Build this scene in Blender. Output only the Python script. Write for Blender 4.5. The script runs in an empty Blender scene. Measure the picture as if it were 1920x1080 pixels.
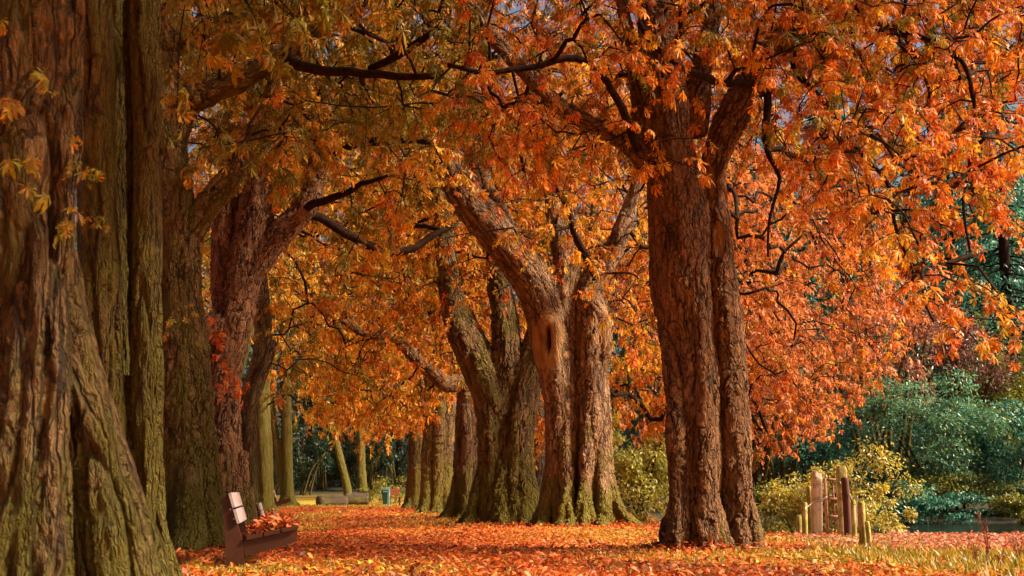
import bpy, math, random
import numpy as np
from mathutils import Vector

random.seed(7)
RNG = np.random.default_rng(11)
PI = math.pi
scene = bpy.context.scene
COL = scene.collection

# ------------------------------------------------------------------ camera model
W, H_, F = 1920.0, 1080.0, 2200.0
EYE = 0.86
TH = math.atan(376.0 / F)
cT, sT = math.cos(TH), math.sin(TH)


def ray(px, py):
    cx, cy = (px - 960.0) / F, (540.0 - py) / F
    return np.array([cx, cT - cy * sT, sT + cy * cT])


def P(px, py, Y):
    d = ray(px, py)
    t = Y / d[1]
    return np.array([d[0] * t, Y, EYE + d[2] * t])


def S(py, Y):
    return F * ray(960, py)[1] / Y      # pixels per metre


def sstep(a, b, x):
    t = np.clip((np.asarray(x, float) - a) / (b - a), 0, 1)
    return t * t * (3 - 2 * t)


# ------------------------------------------------------------------ noise
_TAB = RNG.random((64, 64, 64))


def noise3(p):
    p = np.asarray(p, float)
    i = np.floor(p).astype(int)
    f = p - i
    f = f * f * (3 - 2 * f)
    out = 0
    for a in (0, 1):
        for b in (0, 1):
            for c in (0, 1):
                w = (f[..., 0] if a else 1 - f[..., 0]) * (f[..., 1] if b else 1 - f[..., 1]) * (f[..., 2] if c else 1 - f[..., 2])
                out = out + w * _TAB[(i[..., 0] + a) % 64, (i[..., 1] + b) % 64, (i[..., 2] + c) % 64]
    return out


def fbm(p, o=3):
    p = np.asarray(p, float)
    v, a, t = 0, 1.0, 0
    for k in range(o):
        v = v + a * noise3(p * (2 ** k) + 17.3 * k)
        t += a
        a *= .5
    return v / t


# ------------------------------------------------------------------ terrain
def HT(x, y):
    x = np.asarray(x, float)
    y = np.asarray(y, float)
    z = 0.05 * (fbm(np.stack([x * .25, y * .25, 0 * x + 3.1], -1), 2) - .5)
    right = sstep(2.0, 5.5, x - 0.10 * (y - 22))
    z = z - 0.75 * right * sstep(22.0, 28.5, y) * (1 - sstep(39, 43, y))
    z = z + 0.6 * right * sstep(42, 52, y)
    z = z - 0.30 * np.exp(-(((x + 5.8) / 2.0) ** 2 + ((y - 27.5) / 3.2) ** 2))
    z = z + np.clip(y - 66, 0, 400) * 0.10 * (1 - right)
    z = z + np.clip(y - 52, 0, 400) * 0.17 * right
    # heaped roots and leaves round the big right-hand trees
    for (bx, by, br, bh) in ((1.3, 26, 2.2, .06), (2.75, 16.3, 1.4, .05)):
        z = z + bh * np.exp(-((x - bx) ** 2 + (y - by) ** 2) / br ** 2)
    return z


def HZ(x, y):
    return float(HT(np.array([x]), np.array([y]))[0])


def G(px, py):
    d = ray(px, py)
    t = EYE / -d[2]
    for _ in range(12):
        x, y = d[0] * t, d[1] * t
        t = (EYE - HZ(x, y)) / -d[2]
    return np.array([d[0] * t, d[1] * t, EYE + d[2] * t])


# ------------------------------------------------------------------ mesh helpers
def link(o, parent=None):
    COL.objects.link(o)
    if parent is not None:
        o.parent = parent
    return o


def np_mesh(name, V, faces, smooth=True, color=None):
    """faces: int array (n,k)"""
    me = bpy.data.meshes.new(name)
    V = np.asarray(V, np.float32)
    faces = np.asarray(faces, np.int32)
    n, k = faces.shape
    me.vertices.add(len(V))
    me.vertices.foreach_set('co', V.ravel())
    me.loops.add(n * k)
    me.loops.foreach_set('vertex_index', faces.ravel())
    me.polygons.add(n)
    me.polygons.foreach_set('loop_start', np.arange(n, dtype=np.int32) * k)
    me.polygons.foreach_set('use_smooth', np.full(n, bool(smooth)))
    if color is not None:
        a = me.attributes.new('leafcol', 'FLOAT_COLOR', 'POINT')
        c4 = np.ones((len(V), 4), np.float32)
        c4[:, :3] = color
        a.data.foreach_set('color', c4.ravel())
    me.update(calc_edges=True)
    return me


def obj(name, me, mat, parent=None):
    o = bpy.data.objects.new(name, me)
    if mat is not None:
        me.materials.clear()
        me.materials.append(mat)
    link(o, parent)
    return o


def tag(o, label=None, cat=None, group=None, kind=None):
    if label:
        o['label'] = label
    if cat:
        o['category'] = cat
    if group:
        o['group'] = group
    if kind:
        o['kind'] = kind
    return o


def empty(name, loc, label, cat, group=None):
    """An Empty at the thing's base. Parts are authored in world coordinates, so they are offset."""
    o = bpy.data.objects.new(name, None)
    o.empty_display_size = .2
    o.location = loc
    link(o)
    return tag(o, label, cat, group)


def part(name, me, mat, root):
    """me is in world coordinates; re-centre on the root's base"""
    if root is not None:
        b = root.location
        base = Vector(b)
        p = root.parent
        while p is not None:
            base = base + p.location
            p = p.parent
        n = len(me.vertices)
        co = np.empty(n * 3, np.float32)
        me.vertices.foreach_get('co', co)
        co = co.reshape(-1, 3) - np.array(base, np.float32)
        me.vertices.foreach_set('co', co.ravel())
        me.update()
    return obj(name, me, mat, root)


class MB:
    """accumulates quads/tris (as lists) into one mesh"""

    def __init__(self):
        self.v, self.f, self.n = [], [], 0

    def add(self, V, Fc):
        self.v.append(np.asarray(V, float))
        self.f += [tuple(int(i) + self.n for i in q) for q in Fc]
        self.n += len(V)
        return self

    def box(self, c, size, rot=None, bevel=0.0):
        sx, sy, sz = [s / 2 for s in size]
        b = min(bevel, sx * .9, sy * .9, sz * .9)
        if b <= 0:
            V = np.array([[x, y, z] for x in (-sx, sx) for y in (-sy, sy) for z in (-sz, sz)])
            Fc = [(0, 1, 3, 2), (4, 6, 7, 5), (0, 4, 5, 1), (2, 3, 7, 6), (0, 2, 6, 4), (1, 5, 7, 3)]
        else:
            # chamfered box
            V, idx = [], {}
            for ax in range(3):
                for sg in (-1, 1):
                    for s1 in (-1, 1):
                        for s2 in (-1, 1):
                            p = [0, 0, 0]
                            h = [sx, sy, sz]
                            p[ax] = sg * h[ax]
                            a1, a2 = (ax + 1) % 3, (ax + 2) % 3
                            p[a1] = s1 * (h[a1] - b)
                            p[a2] = s2 * (h[a2] - b)
                            sgn = [0, 0, 0]
                            sgn[ax], sgn[a1], sgn[a2] = sg, s1, s2
                            idx[(ax,) + tuple(sgn)] = len(V)
                            V.append(p)
            V = np.array(V)
            Fc = []
            for ax in range(3):
                a1, a2 = (ax + 1) % 3, (ax + 2) % 3
                for sg in (-1, 1):
                    q = []
                    for s1, s2 in ((-1, -1), (1, -1), (1, 1), (-1, 1)):
                        sgn = [0, 0, 0]
                        sgn[ax], sgn[a1], sgn[a2] = sg, s1, s2
                        q.append(idx[(ax,) + tuple(sgn)])
                    Fc.append(tuple(q if sg > 0 else q[::-1]))
            for ax in range(3):
                a1, a2 = (ax + 1) % 3, (ax + 2) % 3
                for s1 in (-1, 1):
                    for s2 in (-1, 1):
                        def k(axis, s0):
                            sgn = [0, 0, 0]
                            sgn[ax], sgn[a1], sgn[a2] = s0, s1, s2
                            return idx[(axis,) + tuple(sgn)]
                        q = [k(a1, -1), k(a1, 1), k(a2, 1), k(a2, -1)]
                        Fc.append(tuple(q if s1 * s2 > 0 else q[::-1]))
            for s0 in (-1, 1):
                for s1 in (-1, 1):
                    for s2 in (-1, 1):
                        q = [idx[(ax, s0, s1, s2)] for ax in range(3)]
                        Fc.append(tuple(q if s0 * s1 * s2 > 0 else q[::-1]))
        if rot is not None:
            V = V @ np.asarray(rot).T
        return self.add(V + np.asarray(c, float), Fc)

    def tube(self, pts, rad, seg=8, wob=0.0, cap=True):
        V, Fc = tube(pts, rad, seg, wob, cap)
        return self.add(V, Fc)

    def prism(self, poly, origin, ax_u, ax_v, ax_w, w0, w1):
        """extrude the polygon (u,v) along ax_w from w0 to w1"""
        o = np.asarray(origin, float)
        u, v, w = (np.asarray(a, float) for a in (ax_u, ax_v, ax_w))
        n = len(poly)
        V = [o + p[0] * u + p[1] * v + w0 * w for p in poly] + [o + p[0] * u + p[1] * v + w1 * w for p in poly]
        Fc = [(i, (i + 1) % n, n + (i + 1) % n, n + i) for i in range(n)]
        Fc += [tuple(range(n))[::-1], tuple(range(n, 2 * n))]
        return self.add(np.array(V), Fc)

    def mesh(self, name, smooth=False):
        me = bpy.data.meshes.new(name)
        V = np.concatenate(self.v)
        me.from_pydata([tuple(p) for p in V], [], self.f)
        if smooth:
            me.polygons.foreach_set('use_smooth', np.full(len(me.polygons), True))
        me.validate()
        me.update()
        return me


def spline(pts, step):
    """Catmull-Rom through (n,k) rows, resampled so that neighbours in xyz are about step apart"""
    p = np.asarray(pts, float)
    if len(p) == 2:
        n = max(2, int(np.linalg.norm(p[1, :3] - p[0, :3]) / step) + 1)
        t = np.linspace(0, 1, n)[:, None]
        return p[0] * (1 - t) + p[1] * t
    q = np.vstack([2 * p[0] - p[1], p, 2 * p[-1] - p[-2]])
    out = []
    for i in range(1, len(q) - 2):
        a, b, c, d = q[i - 1], q[i], q[i + 1], q[i + 2]
        n = max(1, int(np.linalg.norm(c[:3] - b[:3]) / step))
        for t in np.arange(n) / n:
            out.append(.5 * ((2 * b) + (-a + c) * t + (2 * a - 5 * b + 4 * c - d) * t * t + (-a + 3 * b - 3 * c + d) * t ** 3))
    out.append(p[-1])
    return np.array(out)


def frames(pts):
    p = np.asarray(pts, float)
    T = np.gradient(p, axis=0)
    T /= np.linalg.norm(T, axis=1)[:, None] + 1e-9
    U = np.zeros_like(p)
    u = np.cross(T[0], [0.13, 1, 0.07])
    u /= np.linalg.norm(u) + 1e-9
    for i in range(len(p)):
        u = u - T[i] * u.dot(T[i])
        u /= np.linalg.norm(u) + 1e-9
        U[i] = u
    return T, U, np.cross(T, U)


def tube(pts, rad, seg=8, wob=0.0, cap=True):
    p = np.asarray(pts, float)
    r = np.asarray(rad, float) * np.ones(len(p))
    T, U, B = frames(p)
    a = np.arange(seg) * 2 * PI / seg
    R = r[:, None] * np.ones(seg)
    if wob:
        c = np.concatenate([[0], np.cumsum(np.linalg.norm(np.diff(p, axis=0), axis=1))])
        off = RNG.random(3) * 40
        q = np.stack([np.cos(a)[None] * 1.6 + 0 * c[:, None], np.sin(a)[None] * 1.6 + 0 * c[:, None], c[:, None] * .9 + 0 * a[None]], -1) + off
        R = R * (1 + wob * (fbm(q, 2) - .5) * 2)
    V = p[:, None] + R[..., None] * (np.cos(a)[None, :, None] * U[:, None] + np.sin(a)[None, :, None] * B[:, None])
    n = len(p)
    V = V.reshape(-1, 3)
    i = np.arange(n - 1)[:, None] * seg
    j = np.arange(seg)[None]
    k = (j + 1) % seg
    Fc = np.stack([i + j, i + k, i + seg + k, i + seg + j], -1).reshape(-1, 4)
    Fc = [tuple(f) for f in Fc]
    if cap:
        Fc.append(tuple(range(seg))[::-1])
        Fc.append(tuple(range((n - 1) * seg, n * seg)))
    return V, Fc


# ------------------------------------------------------------------ materials
def new_mat(name):
    m = bpy.data.materials.new(name)
    m.use_nodes = True
    nt = m.node_tree
    nt.nodes.clear()
    return m, nt


def N(nt, typ, **kw):
    n = nt.nodes.new(typ)
    for k, v in kw.items():
        if k in n.inputs.keys() if hasattr(n.inputs, 'keys') else False:
            n.inputs[k].default_value = v
        else:
            setattr(n, k, v)
    return n


def L(nt, a, b):
    nt.links.new(a, b)


def ramp(nt, src, stops, interp='LINEAR'):
    r = nt.nodes.new('ShaderNodeValToRGB')
    r.color_ramp.interpolation = interp
    e = r.color_ramp.elements
    while len(e) > 1:
        e.remove(e[-1])
    e[0].position = stops[0][0]
    e[0].color = (*stops[0][1], 1)
    for p, c in stops[1:]:
        x = e.new(p)
        x.color = (*c, 1)
    L(nt, src, r.inputs[0])
    return r.outputs[0]


def framp(nt, src, stops):
    return ramp(nt, src, [(p, (v, v, v)) for p, v in stops])


def mixc(nt, fac, a, b, mode='MIX'):
    m = nt.nodes.new('ShaderNodeMix')
    m.data_type = 'RGBA'
    m.blend_type = mode
    for s, i in ((fac, 0), (a, 6), (b, 7)):
        if isinstance(s, (int, float)):
            m.inputs[i].default_value = s
        elif isinstance(s, tuple):
            m.inputs[i].default_value = (*s, 1)
        else:
            L(nt, s, m.inputs[i])
    return m.outputs[2]


def mth(nt, op, a, b=None, c=None, clamp=False):
    m = nt.nodes.new('ShaderNodeMath')
    m.operation = op
    m.use_clamp = clamp
    for i, s in enumerate((a, b, c)):
        if s is None:
            continue
        if isinstance(s, (int, float)):
            m.inputs[i].default_value = s
        else:
            L(nt, s, m.inputs[i])
    return m.outputs[0]


def vscale(nt, v, s):
    m = nt.nodes.new('ShaderNodeMapping')
    m.inputs['Scale'].default_value = s
    L(nt, v, m.inputs['Vector'])
    return m.outputs[0]


def noise_n(nt, v, scale, detail=3, rough=.55, dist=0.0):
    n = nt.nodes.new('ShaderNodeTexNoise')
    n.inputs['Scale'].default_value = scale
    n.inputs['Detail'].default_value = detail
    n.inputs['Roughness'].default_value = rough
    n.inputs['Distortion'].default_value = dist
    L(nt, v, n.inputs['Vector'])
    return n


def vor(nt, v, scale, feature='DISTANCE_TO_EDGE'):
    n = nt.nodes.new('ShaderNodeTexVoronoi')
    n.feature = feature
    n.inputs['Scale'].default_value = scale
    L(nt, v, n.inputs['Vector'])
    return n


def out_surf(nt, shader, disp=None):
    o = nt.nodes.new('ShaderNodeOutputMaterial')
    L(nt, shader, o.inputs['Surface'])
    if disp is not None:
        L(nt, disp, o.inputs['Displacement'])


def bark_material(name, warm=(.25, .105, .04), pale=(.36, .19, .095), dark=(.055, .024, .010), moss=(.135, .105, .012),
                  moss_amt=.5, moss_low=.6, plate=7.0, depth=.022, disp=True, mode='BOTH'):
    m, nt = new_mat(name)
    at = nt.nodes.new('ShaderNodeAttribute')
    at.attribute_name = 'bark'
    v0 = at.outputs['Vector']
    # warp
    def warp(vec, scale, amount, detail=2):
        wn = noise_n(nt, vec, scale, detail)
        sub = nt.nodes.new('ShaderNodeVectorMath')
        sub.operation = 'SUBTRACT'
        L(nt, wn.outputs['Color'], sub.inputs[0])
        sub.inputs[1].default_value = (.5, .5, .5)
        ma = nt.nodes.new('ShaderNodeVectorMath')
        ma.operation = 'MULTIPLY_ADD'
        L(nt, sub.outputs[0], ma.inputs[0])
        ma.inputs[1].default_value = (amount, amount, amount * 2.2)
        L(nt, vec, ma.inputs[2])
        return ma.outputs[0]
    v = warp(warp(v0, 2.0, .11), 11, .040, 3)
    # long fissures that run up the stem
    fis = noise_n(nt, vscale(nt, v, (1, 1, .10)), plate * 1.05, 2, .5, .1)
    fr = mth(nt, 'ABSOLUTE', mth(nt, 'SUBTRACT', fis.outputs['Fac'], .5))
    crack1 = framp(nt, fr, [(0, 0), (.012, .2), (.032, 1)])
    fis2 = noise_n(nt, vscale(nt, v, (1.3, 1.3, .17)), plate * 2.0, 2, .5, .1)
    fr2 = mth(nt, 'ABSOLUTE', mth(nt, 'SUBTRACT', fis2.outputs['Fac'], .5))
    crack2 = framp(nt, fr2, [(0, .25), (.018, .8), (.035, 1)])
    # irregular plates between them, broken across
    vs = vscale(nt, v, (1, 1, .38))
    vd = vor(nt, vs, plate * 1.25)
    cell = framp(nt, vd.outputs['Distance'], [(0, 0), (.035, .25), (.085, 1)])
    where = noise_n(nt, v0, 4.5, 2)
    wm = framp(nt, where.outputs['Fac'], [(.38, .15), (.58, 1)])
    cell = mth(nt, 'SUBTRACT', 1.0, mth(nt, 'MULTIPLY', mth(nt, 'SUBTRACT', 1.0, cell), wm))
    vcell = vor(nt, vs, plate * 1.25, 'F1')
    vs2 = vscale(nt, v, (1, 1, .45))
    vd2 = vor(nt, vs2, plate * 5.0)
    flake = framp(nt, vd2.outputs['Distance'], [(0, 0), (.12, .7), (.4, 1)])
    vcell2 = vor(nt, vs2, plate * 5.0, 'F1')
    crack = mth(nt, 'MULTIPLY', mth(nt, 'MULTIPLY', crack1, crack2), mth(nt, 'MULTIPLY_ADD', cell, .8, .2))
    fine = noise_n(nt, vscale(nt, v, (1, 1, .4)), 60, 5, .7)
    rough = noise_n(nt, vscale(nt, v, (1, 1, .5)), 24, 4, .65)
    big = noise_n(nt, v0, 1.3, 3)
    streak = noise_n(nt, vscale(nt, v, (1, 1, .14)), 9, 4, .65)
    # height in metres
    scar = nt.nodes.new('ShaderNodeAttribute')
    scar.attribute_name = 'scar'
    ns = mth(nt, 'SUBTRACT', 1.0, scar.outputs['Fac'], clamp=True)
    amp = framp(nt, big.outputs['Fac'], [(.35, .5), (.6, 1)])
    sep = nt.nodes.new('ShaderNodeSeparateColor')
    L(nt, vcell.outputs['Color'], sep.inputs[0])
    sep2 = nt.nodes.new('ShaderNodeSeparateColor')
    L(nt, vcell2.outputs['Color'], sep2.inputs[0])
    h = mth(nt, 'MULTIPLY', mth(nt, 'MULTIPLY', crack, amp), depth * 1.3)
    h = mth(nt, 'MULTIPLY_ADD', flake, depth * .26, h)
    h = mth(nt, 'MULTIPLY_ADD', fine.outputs['Fac'], depth * .40, h)
    h = mth(nt, 'MULTIPLY_ADD', rough.outputs['Fac'], depth * .38, h)
    h = mth(nt, 'MULTIPLY_ADD', streak.outputs['Fac'], depth * .40, h)
    h = mth(nt, 'MULTIPLY_ADD', mth(nt, 'MULTIPLY', sep.outputs[0], wm), depth * .8, h)
    h = mth(nt, 'MULTIPLY_ADD', sep2.outputs[0], depth * .14, h)
    h = mth(nt, 'MULTIPLY', h, mth(nt, 'MULTIPLY_ADD', ns, .65, .35))
    # colours
    c = ramp(nt, streak.outputs['Fac'], [(.25, tuple(x * .5 for x in warm)), (.48, warm), (.72, pale)])
    c = mixc(nt, framp(nt, rough.outputs['Fac'], [(.45, 0), (.72, .55)]), c, pale)
    c = mixc(nt, framp(nt, sep2.outputs[1], [(.55, 0), (1, .45)]), c, pale)
    c = mixc(nt, framp(nt, sep.outputs[1], [(.0, .5), (.5, 0)]), c, tuple(x * .6 for x in warm))
    c = mixc(nt, framp(nt, fine.outputs['Fac'], [(.32, .6), (.52, 0)]), c, dark)
    c = mixc(nt, mth(nt, 'MULTIPLY', mth(nt, 'SUBTRACT', 1.0, crack), .9), c, dark)
    # moss and algae: patches, more near the foot
    geo = nt.nodes.new('ShaderNodeNewGeometry')
    sx = nt.nodes.new('ShaderNodeSeparateXYZ')
    L(nt, geo.outputs['Position'], sx.inputs[0])
    low = framp(nt, mth(nt, 'DIVIDE', sx.outputs['Z'], 2.5), [(0, moss_low), (.45, moss_low * .25), (1, 0)])
    mn = noise_n(nt, vscale(nt, v0, (1, 1, .3)), 4.0, 6, .7)
    mm = mth(nt, 'ADD', mn.outputs['Fac'], low)
    mm = mth(nt, 'ADD', mm, moss_amt - .5)
    mm = framp(nt, mm, [(.47, 0), (.62, .85), (.8, 1)])
    mm = mth(nt, 'MULTIPLY', mm, ns)
    mosc = ramp(nt, fine.outputs['Fac'], [(.3, tuple(x * .45 for x in moss)), (.65, moss)])
    c = mixc(nt, mm, c, mosc)
    sc = ramp(nt, streak.outputs['Fac'], [(.3, (.12, .052, .014)), (.5, (.23, .110, .034)), (.72, (.33, .18, .07))])
    c = mixc(nt, scar.outputs['Fac'], c, sc)
    b = nt.nodes.new('ShaderNodeBsdfPrincipled')
    L(nt, c, b.inputs['Base Color'])
    b.inputs['Roughness'].default_value = .8
    b.inputs['Specular IOR Level'].default_value = .25
    if disp:
        d = nt.nodes.new('ShaderNodeDisplacement')
        d.inputs['Midlevel'].default_value = 0.0
        d.inputs['Scale'].default_value = 1.0
        L(nt, h, d.inputs['Height'])
        out_surf(nt, b.outputs[0], d.outputs[0])
        m.displacement_method = mode
    else:
        bm = nt.nodes.new('ShaderNodeBump')
        bm.inputs['Distance'].default_value = 1.0
        L(nt, h, bm.inputs['Height'])
        L(nt, bm.outputs[0], b.inputs['Normal'])
        out_surf(nt, b.outputs[0])
    return m


def leaf_material(name, trans=.42, rough=.5, spec=.28):
    m, nt = new_mat(name)
    at = nt.nodes.new('ShaderNodeAttribute')
    at.attribute_name = 'leafcol'
    co = nt.nodes.new('ShaderNodeTexCoord')
    n = noise_n(nt, co.outputs['Object'], 26, 3)
    c = mixc(nt, 1.0, at.outputs['Color'], ramp(nt, n.outputs['Fac'], [(.3, (.62, .55, .5)), (.6, (1.08, 1.08, 1.0))]), 'MULTIPLY')
    b = nt.nodes.new('ShaderNodeBsdfPrincipled')
    L(nt, c, b.inputs['Base Color'])
    b.inputs['Roughness'].default_value = rough
    b.inputs['Specular IOR Level'].default_value = spec
    t = nt.nodes.new('ShaderNodeBsdfTranslucent')
    L(nt, c, t.inputs['Color'])
    mx = nt.nodes.new('ShaderNodeMixShader')
    mx.inputs[0].default_value = trans
    L(nt, b.outputs[0], mx.inputs[1])
    L(nt, t.outputs[0], mx.inputs[2])
    out_surf(nt, mx.outputs[0])
    return m


def twig_material(name, col=(.020, .010, .005)):
    m, nt = new_mat(name)
    co = nt.nodes.new('ShaderNodeTexCoord')
    n = noise_n(nt, co.outputs['Object'], 14, 4)
    c = ramp(nt, n.outputs['Fac'], [(.3, tuple(x * .5 for x in col)), (.7, tuple(x * 1.7 for x in col))])
    b = nt.nodes.new('ShaderNodeBsdfPrincipled')
    L(nt, c, b.inputs['Base Color'])
    b.inputs['Roughness'].default_value = .85
    b.inputs['Specular IOR Level'].default_value = .05
    bm = nt.nodes.new('ShaderNodeBump')
    bm.inputs['Strength'].default_value = .6
    bm.inputs['Distance'].default_value = .01
    L(nt, n.outputs['Fac'], bm.inputs['Height'])
    L(nt, bm.outputs[0], b.inputs['Normal'])
    out_surf(nt, b.outputs[0])
    return m


def wood_material(name, c0, c1, moss=None, scale=(30, 30, 3), rough=.75, spec=.25, bump=.004, moss_amt=.5):
    m, nt = new_mat(name)
    co = nt.nodes.new('ShaderNodeTexCoord')
    v = co.outputs['Object']
    n = noise_n(nt, vscale(nt, v, scale), 1.0, 5, .6, .4)
    c = ramp(nt, n.outputs['Fac'], [(.3, c0), (.68, c1)])
    n2 = noise_n(nt, v, 5, 4, .6)
    if moss:
        c = mixc(nt, framp(nt, n2.outputs['Fac'], [(.62 - .3 * moss_amt, 0), (.75 - .3 * moss_amt, .9)]), c, moss)
    b = nt.nodes.new('ShaderNodeBsdfPrincipled')
    L(nt, c, b.inputs['Base Color'])
    b.inputs['Roughness'].default_value = rough
    b.inputs['Specular IOR Level'].default_value = spec
    bm = nt.nodes.new('ShaderNodeBump')
    bm.inputs['Distance'].default_value = bump
    L(nt, n.outputs['Fac'], bm.inputs['Height'])
    L(nt, bm.outputs[0], b.inputs['Normal'])
    out_surf(nt, b.outputs[0])
    return m


def plain(name, col, rough=.6, spec=.3, metal=0.0, vary=.35, scale=18):
    m, nt = new_mat(name)
    co = nt.nodes.new('ShaderNodeTexCoord')
    n = noise_n(nt, co.outputs['Object'], scale, 4, .6)
    c = ramp(nt, n.outputs['Fac'], [(.3, tuple(x * (1 - vary) for x in col)), (.7, tuple(min(1, x * (1 + vary)) for x in col))])
    b = nt.nodes.new('ShaderNodeBsdfPrincipled')
    L(nt, c, b.inputs['Base Color'])
    b.inputs['Roughness'].default_value = rough
    b.inputs['Specular IOR Level'].default_value = spec
    b.inputs['Metallic'].default_value = metal
    out_surf(nt, b.outputs[0])
    return m


M_leaf = leaf_material('leaf', .42)
M_litter = leaf_material('fallen leaf', .22, .55, .3)
M_green = leaf_material('shrub leaf', .35, .4, .4)
M_twig = twig_material('twig bark')
M_twig_l = twig_material('mossy twig bark', (.07, .05, .015))
M_barkL1 = bark_material('bark left near', (.125, .070, .018), (.27, .165, .070), (.010, .005, .002), (.100, .080, .005), .47, .26, 6.0, .055, mode='BUMP')
M_barkL2 = bark_material('bark left olive', (.105, .062, .010), (.19, .120, .022), (.010, .005, .002), (.115, .090, .005), .57, .18, 7.0, .050, mode='BUMP')
M_barkL3 = bark_material('bark left brown', (.140, .074, .016), (.25, .145, .045), (.013, .006, .002), (.115, .086, .005), .53, .40, 8.0, .032)
M_barkL4 = bark_material('bark left flaking', (.180, .072, .024), (.34, .175, .080), (.018, .007, .003), (.115, .082, .005), .36, .45, 9.0, .034)
M_barkR1 = bark_material('bark russet', (.150, .060, .016), (.29, .140, .052), (.018, .007, .002), (.12, .085, .006), .28, .20, 8.0, .026)
M_barkR2 = bark_material('bark pinkish', (.180, .080, .026), (.38, .22, .110), (.024, .010, .004), (.145, .110, .006), .40, .58, 7.5, .028)
M_barkFar = bark_material('bark far', (.145, .072, .020), (.27, .155, .060), (.022, .010, .004), (.140, .105, .007), .49, .55, 6.5, .040)
M_barkYoung = bark_material('bark young', (.13, .09, .014), (.20, .145, .024), (.03, .018, .005), (.13, .105, .008), .56, .30, 10.0, .016)
M_barkGrey = bark_material('bark grey', (.10, .065, .035), (.15, .11, .07), (.02, .013, .007), (.08, .07, .012), .40, .30, 6.0, .02)


# ------------------------------------------------------------------ trees: wood
def remeshed(name, MBobj, voxel, smooth_it=3):
    me = MBobj.mesh(name)
    o = bpy.data.objects.new(name, me)
    link(o)
    r = o.modifiers.new('r', 'REMESH')
    r.mode = 'VOXEL'
    r.voxel_size = voxel
    if smooth_it:
        s = o.modifiers.new('s', 'SMOOTH')
        s.factor = .5
        s.iterations = smooth_it
    dg = bpy.context.evaluated_depsgraph_get()
    dg.update()
    me2 = bpy.data.meshes.new_from_object(o.evaluated_get(dg))
    bpy.data.objects.remove(o)
    bpy.data.meshes.remove(me)
    me2.name = name
    me2.polygons.foreach_set('use_smooth', np.full(len(me2.polygons), True))
    return me2


def bark_coords(me, skels):
    """attribute 'bark': position in the frame of the nearest skeleton segment (around, around, along)"""
    n = len(me.vertices)
    co = np.empty(n * 3, np.float32)
    me.vertices.foreach_get('co', co)
    co = co.reshape(-1, 3).astype(float)
    A, B, U, Bn, T, L0, RR = [], [], [], [], [], [], []
    off = 0.0
    for pts, rad in skels:
        t, u, b = frames(pts)
        ln = np.concatenate([[0], np.cumsum(np.linalg.norm(np.diff(pts, axis=0), axis=1))])
        A.append(pts[:-1]); B.append(pts[1:]); U.append(u[:-1]); Bn.append(b[:-1]); T.append(t[:-1]); L0.append(ln[:-1] + off)
        RR.append(.5 * (rad[:-1] + rad[1:]))
        off += ln[-1] * 0 + 3.7
    A, B, U, Bn, T, L0, RR = map(np.concatenate, (A, B, U, Bn, T, L0, RR))
    AB = B - A
    ab2 = (AB ** 2).sum(1) + 1e-9
    out = np.empty((n, 3), np.float32)
    for s in range(0, n, 4000):
        p = co[s:s + 4000]
        d = p[:, None] - A[None]
        t = np.clip((d * AB[None]).sum(2) / ab2, 0, 1)
        q = d - t[..., None] * AB[None]
        dist = np.sqrt((q ** 2).sum(2)) - RR[None]
        k = dist.argmin(1)
        i = np.arange(len(p))
        dk = d[i, k]
        out[s:s + 4000, 0] = (dk * U[k]).sum(1)
        out[s:s + 4000, 1] = (dk * Bn[k]).sum(1)
        out[s:s + 4000, 2] = L0[k] + (dk * T[k]).sum(1)
    # different places of the texture for different stems
    a = me.attributes.new('bark', 'FLOAT_VECTOR', 'POINT')
    a.data.foreach_set('vector', out.ravel())
    return co


def stem_px(rows, d, rscale=1.0):
    """rows (px, py, half width px[, depth offset]) -> world pts + radii"""
    out = []
    for r in rows:
        dd = d + (r[3] if len(r) > 3 else 0)
        p = P(r[0], r[1], dd)
        out.append([*p, r[2] / S(r[1], dd) * rscale])
    return np.array(out)


class Tree:
    pass


FEET = []


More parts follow.
